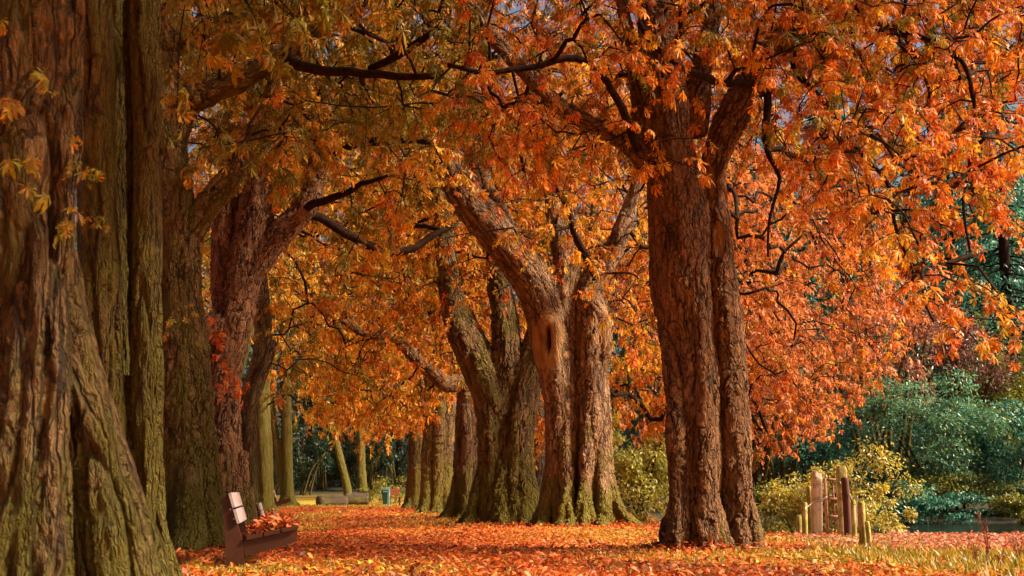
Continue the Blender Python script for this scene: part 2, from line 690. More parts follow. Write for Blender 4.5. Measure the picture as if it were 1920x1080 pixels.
def make_tree(name, label, group, d, stems, mat, voxel, roots=6, root_r=1.55, hollows=(), scars=(), seed=0, wob=.12, flare=True, cat='tree', limb_min=1.8, lumpy=1.0, slim=1.0):
    rng = np.random.default_rng(seed + 100)
    mb = MB()
    skels = []
    stemsw = [stem_px(s, d, slim) for s in stems]
    base = stemsw[0][0, :3]
    gx, gy = base[0], base[1]
    gz = HZ(gx, gy)
    for sw in stemsw:
        rs = spline(sw, max(.12, voxel * 4))
        rs[:, 3] = np.clip(rs[:, 3], .01, 5)
        pts, rad = rs[:, :3], rs[:, 3]
        # trunks grow out of the soil
        if pts[0, 2] < gz + .6:
            pts = np.vstack([pts[0] * [1, 1, 0] + [0, 0, gz - .5], pts])
            rad = np.concatenate([[rad[0] * 1.12], rad])
        V, Fc = tube(pts, rad, 28, wob)
        mb.add(V, Fc)
        skels.append((pts, rad))
    # buttress roots round every stem that stands on the ground
    for sw in stemsw:
        if sw[0, 2] > gz + .6 or roots == 0:
            continue
        r0 = sw[0, 3]
        c = sw[0, :3]
        for k in range(roots):
            a = (k + rng.uniform(-.3, .3)) * 2 * PI / roots + seed
            dr = np.array([math.cos(a), math.sin(a), 0])
            ln = r0 * rng.uniform(.9, 1.15) * root_r
            h = r0 * rng.uniform(1.5, 3.0)
            rr = r0 * rng.uniform(.22, .36)
            side = np.array([-dr[1], dr[0], 0]) * r0 * rng.uniform(-.3, .3)
            q = np.array([[*(c * [1, 1, 0] + dr * r0 * .30 + [0, 0, gz + h * 1.5]), rr * .35],
                          [*(c * [1, 1, 0] + dr * r0 * .62 + [0, 0, gz + h * .75]), rr * .75],
                          [*(c * [1, 1, 0] + dr * r0 * .84 + [0, 0, gz + h * .32]), rr * .95],
                          [*(c * [1, 1, 0] + dr * ln * .86 + side * .5 + [0, 0, gz + h * .08]), rr],
                          [*(c * [1, 1, 0] + dr * ln * 1.08 + side + [0, 0, gz - .02]), rr * .8],
                          [*(c * [1, 1, 0] + dr * ln * 1.5 + side * 1.6 + [0, 0, gz - rr * 1.1]), rr * .55]])
            q = spline(q, .12)
            V, Fc = tube(q[:, :3], np.clip(q[:, 3], .01, 9), 14, .1)
            mb.add(V, Fc)
            skels.append((q[:, :3], q[:, 3]))
    me = remeshed('trunk', mb, voxel)
    co = bark_coords(me, skels)
    # medium lumps
    n = len(co)
    me.update()
    nor = np.empty(n * 3, np.float32)
    me.vertices.foreach_get('normal', nor)
    nor = nor.reshape(-1, 3)
    lump = (fbm(co * [2.2, 2.2, .9] + seed * 3.3, 3) - .5) * .10 + (fbm(co * [6, 6, 1.3] + seed * 5.1, 2) - .5) * .05
    bc = np.empty(n * 3, np.float32)
    me.attributes['bark'].data.foreach_get('vector', bc)
    bc = bc.reshape(-1, 3)
    # furrows that run along every stem, and broad plates standing off between them
    fur = np.abs(fbm(bc * [6.0, 6.0, .75] + seed * 2.7, 2) - .5) * 2
    fur2 = np.abs(fbm(bc * [13.0, 13.0, 2.2] + seed * 1.9, 2) - .5) * 2
    groove = -.045 * np.exp(-(fur / .09) ** 2) - .016 * np.exp(-(fur2 / .12) ** 2) + .014 * (fbm(bc * [16, 16, 5] + seed, 2) - .5) * 2
    lump = lumpy * lump * min(1.0, base.shape[0] and stemsw[0][:, 3].max() * 1.6)
    scar = np.zeros(n)
    shift = np.zeros(n)
    for (hx, hy, hw, hh, deep) in hollows:        # ellipse lips + cavity facing the camera
        s = S(hy, d)
        c = P(hx, hy, d)
        du = (co[:, 0] - c[0]) * s / hw
        dv = (co[:, 2] - c[2]) * s / hh
        e = np.sqrt(du ** 2 + dv ** 2) + .45 * (fbm(co * [5, 5, 3], 2) - .5)
        front = (nor[:, 1] < .25) & (np.abs(co[:, 1] - d) < 1.2)
        scar = np.maximum(scar, np.where(front, 1 - sstep(.85, 1.05, e), 0))
        lip = np.exp(-((e - .70) / .32) ** 2) * .035
        pit = (1 - sstep(.18, .42, np.sqrt((du / .75) ** 2 + dv ** 2 * .55))) * deep
        shift += np.where(front, lip - pit, 0)
    for (hx, hy, hw, hh, up) in scars:
        s = S(hy, d)
        c = P(hx, hy, d)
        e = np.sqrt(((co[:, 0] - c[0]) * s / hw) ** 2 + ((co[:, 2] - c[2]) * s / hh) ** 2)
        front = nor[:, 1] < .4
        m = np.where(front, 1 - sstep(.7, 1.0, e), 0)
        scar = np.maximum(scar, m * .9)
        shift += m * up
    co2 = co + nor * ((lump + groove * (.55 if d > 12 else 1.0) * min(1.0, stemsw[0][:, 3].max() * 2.2)) * (1 - scar) + shift)[:, None]
    me.vertices.foreach_set('co', co2.astype(np.float32).ravel())
    a = me.attributes.new('scar', 'FLOAT', 'POINT')
    a.data.foreach_set('value', scar.astype(np.float32))
    me.update()
    root = empty(name, (gx, gy, gz), label, cat, group)
    part('trunk', me, mat, root)
    t = Tree()
    FEET.extend([(q[0, 0], q[0, 1], q[0, 3]) for q in stemsw if q[0, 2] < gz + .6])
    t.root, t.base, t.d, t.seed = root, np.array([gx, gy, gz]), d, seed
    nodes, nrad = [], []
    for pts, rad in skels[:len(stemsw)]:
        for i in range(0, len(pts), 2):
            if pts[i, 2] > gz + limb_min:
                nodes.append(pts[i]); nrad.append(rad[i])
    t.nodes, t.nrad = np.array(nodes).reshape(-1, 3), np.array(nrad)
    t.anchors = []          # (point, palette, leafsize, n leaves)
    return t


def add_branch(t, rows, d=None, mat=None, name='branch', seg=10):
    """a hand placed limb as a part of its own; it also carries crown sprays"""
    d = t.d if d is None else d
    sw = spline(stem_px(rows, d), .15)
    pts, rad = sw[:, :3].copy(), np.clip(sw[:, 3], .006, 2)
    pts += (fbm(pts[:, None, :] * 2.2 + np.array([[0, 0, 0], [9, 3, 1], [4, 7, 2]])[None], 2) - .5) * .10
    mb = MB().tube(pts, rad, seg, .16)
    part(name, mb.mesh(name, True), mat or M_twig, t.root)
    t.nodes = np.vstack([t.nodes, pts[::2]])
    t.nrad = np.concatenate([t.nrad, rad[::2]])
    return t


# ------------------------------------------------------------------ leaves
def leaflet(kind):
    """unit leaflet along +x, in the xy plane, folded on the midrib and arched; returns verts, tris"""
    if kind == 'fine':
        v = np.array([[0, 0, 0], [.32, .050, .015], [.68, .118, .030], [.87, .078, .0], [1, 0, -.10],
                      [.87, -.078, .0], [.68, -.118, .030], [.32, -.050, .015], [.35, 0, .03], [.72, 0, .0]])
        f = [(0, 8, 1), (1, 8, 2), (8, 9, 2), (2, 9, 3), (3, 9, 4), (0, 7, 8), (7, 6, 8), (8, 6, 9), (6, 5, 9), (5, 4, 9)]
    else:
        v = np.array([[0, 0, 0], [.64, .135, .03], [1, 0, -.08], [.64, -.135, .03]])
        f = [(0, 2, 1), (0, 3, 2)]
    return v, np.array(f)


def rotx(a):
    c, s = math.cos(a), math.sin(a)
    return np.array([[1, 0, 0], [0, c, -s], [0, s, c]])


def roty(a):
    c, s = math.cos(a), math.sin(a)
    return np.array([[c, 0, s], [0, 1, 0], [-s, 0, c]])


def rotz(a):
    c, s = math.cos(a), math.sin(a)
    return np.array([[c, -s, 0], [s, c, 0], [0, 0, 1]])


def palmate(kind, rng):
    """a horse-chestnut leaf: five to seven leaflets fanned from the petiole tip"""
    nl = rng.choice([5, 6, 7]) if kind == 'fine' else 5
    V, Fc, n = [], [], 0
    v0, f0 = leaflet(kind)
    for i in range(nl):
        u = (i / (nl - 1)) * 2 - 1
        ang = u * rng.uniform(1.45, 1.9)
        ln = (1 - .45 * abs(u) ** 1.3) * rng.uniform(.85, 1.1)
        v = v0 * [ln, ln * rng.uniform(.85, 1.2), ln * rng.uniform(.4, 2.6)]
        v = v @ rotx(rng.uniform(-.5, .5)).T
        v = v @ roty(rng.uniform(.10, .95)).T      # droop
        v = v @ rotz(ang).T
        V.append(v)
        Fc.append(f0 + n)
        n += len(v)
    # thin petiole
    V.append(np.array([[0, .012, 0], [-.55, .008, .12], [-.55, -.008, .12], [0, -.012, 0]]))
    Fc.append(np.array([(0, 1, 2), (0, 2, 3)]) + n)
    return np.concatenate(V), np.concatenate(Fc)


def simple_leaf(kind, rng):
    v, f = leaflet(kind)
    v = v * [1, 1.5, rng.uniform(.5, 2)]
    return v, f


_tr = np.random.default_rng(5)
TPL = {'fine': [palmate('fine', _tr) for _ in range(8)], 'far': [palmate('far', _tr) for _ in range(6)],
       'single': [simple_leaf('fine', _tr) for _ in range(4)], 'kite': [simple_leaf('far', _tr) for _ in range(4)]}


class Leaves:
    def __init__(self):
        self.p, self.x, self.n, self.s, self.c = [], [], [], [], []

    def add(self, p, x, n, s, c):
        self.p.append(p); self.x.append(x); self.n.append(n); self.s.append(s); self.c.append(c)

    def mesh(self, name, tpl, rng):
        p, x, nn, s, c = (np.concatenate([np.atleast_2d(a) if np.ndim(a) > 1 or q != 3 else np.atleast_1d(a) for a in lst]) for q, lst in enumerate((self.p, self.x, self.n, self.s, self.c)))
        x = x / (np.linalg.norm(x, axis=1)[:, None] + 1e-9)
        nn = nn - x * (nn * x).sum(1)[:, None]
        nn = nn / (np.linalg.norm(nn, axis=1)[:, None] + 1e-9)
        y = np.cross(nn, x)
        pick = rng.integers(0, len(TPL[tpl]), len(p))
        Vs, Fs, Cs, n0 = [], [], [], 0
        for k, (v, f) in enumerate(TPL[tpl]):
            m = pick == k
            if not m.any():
                continue
            q = p[m][:, None] + s[m][:, None, None] * (v[None, :, 0:1] * x[m][:, None] + v[None, :, 1:2] * y[m][:, None] + v[None, :, 2:3] * nn[m][:, None])
            cc = c[m][:, None] * (1 + .16 * (rng.random((m.sum(), len(v), 1)) - .5))
            Vs.append(q.reshape(-1, 3))
            Cs.append(np.broadcast_to(cc, q.shape).reshape(-1, 3))
            Fs.append((f[None] + n0 + (np.arange(m.sum()) * len(v))[:, None, None]).reshape(-1, 3))
            n0 += m.sum() * len(v)
        return np_mesh(name, np.concatenate(Vs), np.concatenate(Fs), True, np.clip(np.concatenate(Cs), 0, 1))


PAL = {
    'orange': [(.84, .27, .014), (.76, .20, .012), (.84, .36, .020), (.66, .15, .010), (.26, .10, .02), (.80, .23, .012), (.36, .13, .016), (.76, .40, .02), (.46, .25, .015)],
    'gold':   [(.82, .37, .018), (.78, .29, .013), (.62, .33, .018), (.54, .29, .016), (.80, .25, .013), (.36, .25, .016), (.86, .46, .04)],
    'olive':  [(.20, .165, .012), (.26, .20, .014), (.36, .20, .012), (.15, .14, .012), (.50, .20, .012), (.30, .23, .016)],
    'red':    [(.24, .07, .015), (.34, .10, .015), (.80, .24, .02), (.74, .165, .012), (.62, .105, .010), (.76, .225, .016), (.48, .075, .010), (.68, .27, .02), (.78, .19, .02)],
    'coral':  [(.82, .24, .06), (.76, .19, .05), (.84, .30, .075), (.72, .25, .085), (.80, .33, .075), (.50, .17, .07)],
    'pink':   [(.56, .17, .085), (.62, .19, .09), (.48, .17, .10), (.56, .24, .12), (.40, .17, .10)],
    'maroon': [(.22, .07, .05), (.28, .09, .06), (.18, .07, .06), (.26, .12, .08)],
    'shoot':  [(.42, .33, .02), (.58, .30, .02), (.34, .34, .03), (.62, .22, .02)],
    'ember':  [(.60, .10, .012), (.50, .08, .012), (.66, .16, .016)],
    'teal':   [(.050, .215, .150), (.038, .160, .115), (.078, .27, .18), (.11, .30, .17), (.060, .18, .11)],
    'tealpale': [(.12, .31, .19), (.085, .24, .15), (.19, .40, .25), (.055, .18, .11), (.24, .38, .15), (.22, .30, .07)],
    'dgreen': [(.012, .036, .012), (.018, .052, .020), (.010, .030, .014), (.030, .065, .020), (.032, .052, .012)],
    'lime':   [(.62, .60, .09), (.52, .55, .08), (.72, .68, .20), (.42, .48, .07), (.78, .74, .34), (.66, .54, .06)],
    'yellow': [(.70, .51, .045), (.58, .46, .04), (.78, .62, .14), (.50, .44, .05), (.70, .45, .04), (.38, .40, .06), (.86, .76, .38)],
    'moss':   [(.24, .25, .025), (.32, .30, .03), (.18, .21, .025), (.36, .28, .03)],
    'litter': [(.66, .125, .020), (.56, .085, .014), (.72, .17, .03), (.42, .06, .012), (.76, .26, .08), (.26, .04, .012), (.68, .14, .02)],
    'littery': [(.70, .32, .025), (.66, .22, .02), (.60, .36, .03), (.54, .14, .014), (.74, .40, .05)],
}


def colors(pal, n, rng, base=None):
    a = np.array(PAL[pal])
    i = rng.integers(0, len(a), n)
    c = a[i]
    v = rng.uniform(.60, 1.20, (n, 1))
    return c * v


def spray(Lv, tips, at, dirv, ls, nleaf, pal, rng):
    """a short drooping shoot with opposite leaves; records the shoot for the twig mesh"""
    dirv = dirv / (np.linalg.norm(dirv) + 1e-9)
    ln = ls * (1.0 + .42 * nleaf / 2)
    k = 6
    t = np.linspace(0, 1, k)[:, None]
    sag = np.array([0, 0, -1.0])
    pts = at + dirv * ln * t + sag * ln * .42 * t ** 2
    tips.append((pts, np.linspace(.007, .0035, k) * (ls / .2) ** .5))
    u = np.sort(rng.uniform(.08, 1.0, nleaf))
    u[-1] = 1.0
    q = at + dirv * ln * u[:, None] + sag * ln * .42 * u[:, None] ** 2
    side = np.cross(dirv, [0, 0, 1.0])
    side /= np.linalg.norm(side) + 1e-9
    a = rng.uniform(0, 2 * PI, nleaf)
    lat = side * np.cos(a)[:, None] * 1.0 + np.array([0, 0, .45]) * np.sin(a)[:, None]
    x = dirv * rng.uniform(.2, .9, (nleaf, 1)) + lat * rng.uniform(.4, 1.1, (nleaf, 1)) + sag * rng.uniform(.15, 1.15, (nleaf, 1))
    x /= np.linalg.norm(x, axis=1)[:, None]
    p = q + x * ls * .55
    n = np.array([0, 0, 1.0]) + rng.normal(0, .42, (nleaf, 3))
    s = ls * rng.uniform(.50, 1.28, nleaf)
    base = np.array(PAL[pal])[rng.integers(0, len(PAL[pal]))]
    c = colors(pal, nleaf, rng) * .75 + base * .25
    Lv.add(p, x, n, s, c)


def crown(t, rng, tpl, twig_mat=None, name='crown', sag=.10):
    """connect the anchors to the limbs with a branching network, then put a leafy spray on each"""
    if not t.anchors:
        return
    A = np.array([a[0] for a in t.anchors])
    nodes = [t.nodes[i] for i in range(len(t.nodes))]
    parent = [-1] * len(nodes)
    plen = [0.0] * len(nodes)
    NA = np.array(nodes)
    PL = np.zeros(len(nodes))
    left = list(range(len(A)))
    d0 = np.array([np.linalg.norm(NA - a, axis=1).min() for a in A])
    order = np.argsort(d0)
    seq = []
    allp = np.zeros((len(nodes) + len(A) * 3, 3))
    allp[:len(nodes)] = NA
    pl = np.zeros(len(allp))
    par = -np.ones(len(allp), int)
    cnt = len(nodes)
    n_seed = cnt
    anchor_node = {}
    for ai in order:
        a = A[ai]
        dd = np.linalg.norm(allp[:cnt] - a, axis=1) + .18 * pl[:cnt]
        k = int(dd.argmin())
        b = allp[k]
        dist = np.linalg.norm(a - b)
        # one knee on the way so that limbs fork and arch
        m = b * .45 + a * .55 + rng.normal(0, .10, 3) * dist * .6 + np.array([0, 0, .10 * dist])
        allp[cnt] = m; par[cnt] = k; pl[cnt] = pl[k] + np.linalg.norm(m - b); cnt += 1
        allp[cnt] = a; par[cnt] = cnt - 1; pl[cnt] = pl[cnt - 1] + np.linalg.norm(m - a)
        anchor_node[ai] = cnt
        cnt += 1
    load = np.zeros(cnt)
    for ai, k in anchor_node.items():
        while k >= n_seed:
            load[k] += 1
            k = par[k]
    mb = MB()
    Lv = Leaves()
    tips = []
    for k in range(n_seed, cnt):
        if k in anchor_node.values():
            pass
    kid = {}
    for k in range(n_seed, cnt):
        kid.setdefault(par[k], []).append(k)
    cap = .055
    # chains: from each fork follow the heaviest child
    done = set()
    starts = [(par[k], k) for k in range(n_seed, cnt) if par[k] < n_seed]
    while starts:
        p0, k = starts.pop()
        chain = [p0, k]
        while k in kid:
            ch = sorted(kid[k], key=lambda q: -load[q])
            for o in ch[1:]:
                starts.append((k, o))
            k = ch[0]
            chain.append(k)
        pts = allp[chain]
        rad = np.array([min(cap, .0068 * max(1, load[q]) ** .46) if q >= n_seed else 0 for q in chain])
        if chain[0] < n_seed:
            rad[0] = min(cap, rad[1] * 1.25)
        else:
            rad[0] = rad[1]
        rows = spline(np.hstack([pts, rad[:, None]]), .35)
        q = rows[:, :3].copy()
        if len(q) > 3:
            w = np.sin(np.linspace(0, PI, len(q)))[:, None]
            q += w * (fbm(q[:, None, :] * 1.7 + np.array([[0, 0, 0], [9, 3, 1], [4, 7, 2]])[None], 2) - .5) * .35
        mb.tube(q, np.clip(rows[:, 3], .004, 1), 5, 0, False)
    for ai, k in anchor_node.items():
        a, pal, ls, nl = t.anchors[ai]
        b = allp[par[k]]
        dr = (a - b)
        dr = dr / (np.linalg.norm(dr) + 1e-9)
        dr = dr + rng.normal(0, .45, 3)
        dr[2] = dr[2] * .6 - .1
        spray(Lv, tips, a, dr, ls, nl, pal, rng)
        # a few leaves on the way out
        if rng.random() < .7:
            spray(Lv, tips, a * .65 + b * .35, dr + rng.normal(0, .8, 3), ls, max(3, nl // 2), pal, rng)
    for pts, r in tips:
        mb.tube(pts, r, 4, 0, False)
    part('twigs', mb.mesh('twigs', True), twig_mat or M_twig, t.root)
    part(name, Lv.mesh(name, tpl, rng), M_leaf, t.root)


def inpoly(x, y, poly):
    inside = np.zeros(len(x), bool)
    n = len(poly)
    j = n - 1
    for i in range(n):
        xi, yi = poly[i]
        xj, yj = poly[j]
        c = ((yi > y) != (yj > y)) & (x < (xj - xi) * (y - yi) / (yj - yi + 1e-12) + xi)
        inside ^= c
        j = i
    return inside


# big limbs stay bare on the side of the avenue: few shoots grow in front of them (limb, half width, distance)
BARE = [([(330, 240), (348, 196), (430, 155), (540, 97)], 46, 17.2), ([(345, 470), (402, 366), (456, 285), (500, 190)], 34, 17.2),
        ([(444, 580), (470, 460), (482, 360)], 50, 21.8), ([(455, 540), (535, 428), (590, 340)], 40, 21.8),
        ([(560, 405), (650, 440), (725, 473), (815, 440), (855, 424)], 26, 23.5), ([(560, 402), (640, 366), (690, 346)], 24, 21.6),
        ([(540, 100), (620, 132), (760, 146), (830, 142)], 24, 16.4), ([(640, 276), (700, 264), (800, 266)], 22, 21.2),
        ([(740, 630), (776, 668), (840, 722)], 22, 33.5), ([(1180, 273), (1115, 238), (1010, 165), (960, 110)], 15, 16.5)]


def bared(x, y, d):
    for pts, hw, dl in BARE:
        if d > dl + .3:
            continue
        for (ax, ay), (bx, by) in zip(pts[:-1], pts[1:]):
            t = max(0, min(1, ((x - ax) * (bx - ax) + (y - ay) * (by - ay)) / ((bx - ax) ** 2 + (by - ay) ** 2)))
            # shoots droop, so the clear strip reaches a little above the limb
            if math.hypot(x - ax - t * (bx - ax), (y - ay - t * (by - ay)) * (.62 if y < ay + t * (by - ay) else 1)) < hw:
                return True
    return False


def volume(t, poly, d0, d1, n, pal, ls, nl, rng, keep=None, clump=.5):
    """scatter anchors through a volume of air: the polygon's sight lines between two depths"""
    poly = [tuple(p) for p in poly]
    xs = [p[0] for p in poly]
    ys = [p[1] for p in poly]
    got = 0
    tries = 0
    while got < n and tries < 60:
        tries += 1
        x = rng.uniform(min(xs), max(xs), 200)
        y = rng.uniform(min(ys), max(ys), 200)
        dd = rng.uniform(d0, d1, 200)
        ok = inpoly(x, y, poly)
        for i in np.nonzero(ok)[0]:
            p = P(x[i], y[i], dd[i])
            if clump and noise3(p * .8 + t.seed)[()] < clump * rng.uniform(.5, 1.1):
                continue
            if p[2] < HZ(p[0], p[1]) + .5:
                continue
            if bared(x[i], y[i], dd[i]):
                continue
            if keep is not None and not keep(x[i], y[i], dd[i]):
                continue
            pp = pal if isinstance(pal, str) else pal[rng.integers(0, len(pal))]
            t.anchors.append((p, pp, ls * rng.uniform(.85, 1.15), nl))
            got += 1
            if got >= n:
                break


# ================================================================== THE AVENUE
rng = np.random.default_rng(3)
GRP_L = 'old chestnut trees along the left of the avenue'
GRP_R = 'old chestnut trees along the right of the avenue'

# ---- left row, nearest first
L1 = make_tree('chestnut_tree', 'huge mossy chestnut trunk with flaring root at the left edge, nearest of all trees', GRP_L, 7.6, [
    [(10, 1330, 165), (20, 1080, 132), (30, 900, 110), (34, 700, 94), (36, 500, 92), (38, 300, 96), (40, 150, 100), (36, -60, 98), (30, -400, 86)],
    [(92, 720, 20, .12), (100, 640, 24, -.10), (112, 560, 25, -.14), (122, 450, 23, -.12), (127, 350, 23, -.12), (130, 280, 25, -.12), (134, 190, 22, -.08), (138, 90, 19, -.05), (142, -60, 18), (146, -300, 15)],
    [(118, 430, 10, .10), (128, 510, 15, -.06), (142, 600, 22, -.14), (162, 720, 35, -.17), (188, 860, 48, -.17), (214, 1000, 62, -.22), (244, 1180, 80, -.2), (284, 1340, 106, -.2)],
    [(102, 430, 12, -.02), (106, 560, 20, -.25), (104, 700, 28, -.36), (98, 860, 36, -.42), (90, 1040, 46, -.47), (76, 1320, 72, -.5)],
    [(44, 380, 16, .0), (40, 540, 24, -.22), (36, 700, 31, -.34), (22, 900, 43, -.42), (0, 1100, 58, -.48), (-26, 1330, 76, -.5)],
    [(74, 300, 13, .0), (74, 430, 16, -.24), (72, 620, 19, -.34), (64, 800, 24, -.44), (50, 1080, 32, -.54), (42, 1330, 48, -.6)],
    [(138, 470, 9, -.02), (160, 600, 14, -.02), (190, 740, 22, 0), (228, 880, 28, 0), (262, 1000, 34, 0), (304, 1150, 48, 0), (344, 1330, 68, 0)],
    [(2, 300, 30, -.18), (24, 220, 40, -.24), (60, 160, 34, -.2), (90, 90, 20, -.05)],
], M_barkL1, .018, roots=0, seed=1, wob=.10, lumpy=.35)
L2 = make_tree('chestnut_tree', 'olive green ribbed chestnut trunk standing just behind the nearest left trunk', GRP_L, 10.4, [
    [(215, 1180, 90, .42), (213, 1000, 72, .46), (212, 800, 66, .50), (210, 500, 62, .52), (206, 250, 60, .52), (202, 0, 56, .52), (195, -300, 50, .5)],
    [(284, 1180, 52, -.05), (278, 1060, 38, -.05), (275, 900, 33, -.05), (274, 650, 31, -.05), (275, 450, 29, -.05), (276, 250, 28, -.05), (274, 100, 28, -.05), (270, -50, 28), (264, -300, 24)],
    [(204, 1150, 44, -.20), (198, 900, 38, -.20), (190, 600, 38, -.18), (185, 300, 36, -.16), (182, 0, 34, -.14), (182, -300, 24, -.1)],
    [(240, 1150, 15, .0), (243, 900, 8, .0), (244, 600, 7, .0), (240, 300, 7, .0), (236, 0, 7, .0)],
    [(298, 940, 11, -.1), (310, 1020, 13, -.1), (326, 1080, 16, -.1), (350, 1150, 20, -.1)],
], M_barkL2, .020, roots=0, seed=2, wob=.10, lumpy=.45)
L3 = make_tree('chestnut_tree', 'plated brown chestnut trunk behind the near bench, a thick limb arching right', GRP_L, 17.0, [
    [(345, 1045, 72), (345, 950, 54), (345, 850, 46), (343, 700, 39), (338, 580, 35), (335, 480, 31), (325, 380, 27), (318, 280, 26), (312, 180, 24), (308, 80, 22), (300, -30, 20), (292, -260, 14)],
    [(382, 1040, 30, -.1), (378, 900, 17, -.1), (372, 750, 16, -.1), (366, 650, 15, -.1), (356, 560, 13, -.1), (350, 480, 13, -.1), (346, 400, 12, -.08), (344, 320, 10)],
    [(322, 300, 20), (330, 235, 24), (348, 196, 23), (380, 176, 20), (430, 155, 18), (490, 125, 15), (540, 97, 13), (575, 70, 10), (620, 40, 8)],
    [(345, 470, 13), (356, 440, 17), (372, 408, 18), (402, 366, 17), (440, 322, 15), (456, 285, 12), (474, 240, 9), (500, 190, 7), (516, 130, 5)],
    [(312, 110, 14), (340, 70, 13), (380, 55, 12), (450, 38, 10), (520, 26, 8), (600, 10, 6)],
], M_barkL3, .026, roots=6, root_r=1.18, seed=3)
L4 = make_tree('chestnut_tree', 'forked red brown chestnut leaning right behind the near bench, knotty and flaking', GRP_L, 21.5, [
    [(438, 1000, 40), (430, 940, 28), (425, 870, 24), (421, 780, 22), (422, 700, 23), (430, 640, 26), (444, 580, 28), (458, 520, 28), (470, 460, 27), (477, 400, 25), (482, 360, 22), (490, 300, 18), (500, 220, 14), (510, 100, 10)],
    [(455, 540, 18), (478, 500, 20), (504, 460, 21), (535, 428, 21), (566, 396, 17), (588, 345, 14), (600, 280, 12), (610, 220, 9), (625, 130, 7)],
    [(424, 610, 14), (420, 520, 19), (422, 430, 19), (425, 370, 16), (430, 300, 12), (436, 220, 9)],
    [(396, 640, 10, -.2), (398, 610, 16, -.25), (410, 596, 14, -.2)],
], M_barkL4, .028, roots=6, root_r=1.3, seed=4, scars=((560, 500, 9, 26, .02),))
L5 = make_tree('chestnut_tree', 'twisted mossy chestnut with a swollen elbow behind the forked red brown one', GRP_L, 29.0, [
    [(470, 990, 28), (468, 930, 20), (466, 860, 17), (464, 790, 17), (470, 735, 18), (486, 690, 18), (494, 640, 16), (489, 580, 18), (482, 520, 18), (478, 440, 14), (474, 340, 11)],
    [(480, 980, 10, -.3), (476, 900, 8, -.3), (468, 800, 7, -.25), (482, 730, 9, -.25), (502, 680, 8, -.2), (510, 640, 6)],
], M_barkL1, .035, roots=5, root_r=1.3, seed=5)
L6 = make_tree('chestnut_tree', 'slim straight mossy chestnut last in the left row before the twin stems', GRP_L, 40.0, [
    [(498, 965, 18), (497, 930, 14), (496, 860, 13), (493, 800, 13), (489, 740, 12), (490, 680, 10), (494, 600, 8)],
    [(508, 962, 9), (506, 920, 6), (504, 850, 6), (500, 780, 6), (500, 700, 6)],
], M_barkYoung, .045, roots=5, root_r=1.4, seed=6)

# ---- right row, nearest first
R1 = make_tree('chestnut_tree', 'tall russet chestnut of two fused stems at right centre, leaf litter round its foot', GRP_R, 16.3, [
    [(1304, 1062, 62), (1305, 1010, 50), (1307, 950, 46), (1304, 800, 47), (1294, 700, 50), (1284, 600, 51), (1274, 520, 57), (1270, 400, 57), (1258, 310, 48), (1246, 200, 42), (1236, 100, 38), (1226, -40, 30), (1215, -300, 20)],
    [(1388, 1062, 40), (1384, 1000, 32), (1381, 950, 29), (1376, 800, 27), (1369, 700, 27), (1361, 600, 29), (1348, 450, 20), (1338, 340, 20), (1346, 285, 22), (1372, 222, 28), (1405, 162, 27), (1448, 96, 24), (1500, 25, 20), (1570, -60, 16), (1680, -220, 10)],
    [(1240, 345, 24), (1215, 302, 24), (1180, 270, 16), (1115, 236, 12), (1050, 200, 11), (1010, 165, 10), (960, 110, 8), (905, 45, 7), (870, -30, 7), (830, -160, 5)],
    [(1330, 1040, 20, -.32), (1322, 900, 15, -.30), (1316, 700, 15, -.29), (1308, 520, 15, -.3), (1300, 380, 12, -.10), (1296, 320, 10, .1)],
    [(1300, 250, 22, .1), (1310, 150, 20, .1), (1330, 60, 16, .1), (1350, -60, 12, .1)],
    [(1268, 1050, 22, -.30), (1272, 930, 15, -.28), (1266, 760, 14, -.26), (1256, 620, 13, -.12), (1254, 540, 10, .1)],
    [(1215, 330, 14), (1203, 250, 14), (1196, 170, 12), (1180, 80, 9), (1160, -40, 7)],
    [(1404, 1055, 16, -.1), (1398, 940, 10, -.12), (1390, 800, 8, -.10), (1380, 690, 7, .05)],
], M_barkR1, .020, roots=5, root_r=.98, seed=7, wob=.10, lumpy=.7, slim=.93, scars=((1328, 345, 15, 50, -.05), (1346, 455, 9, 40, .0)))
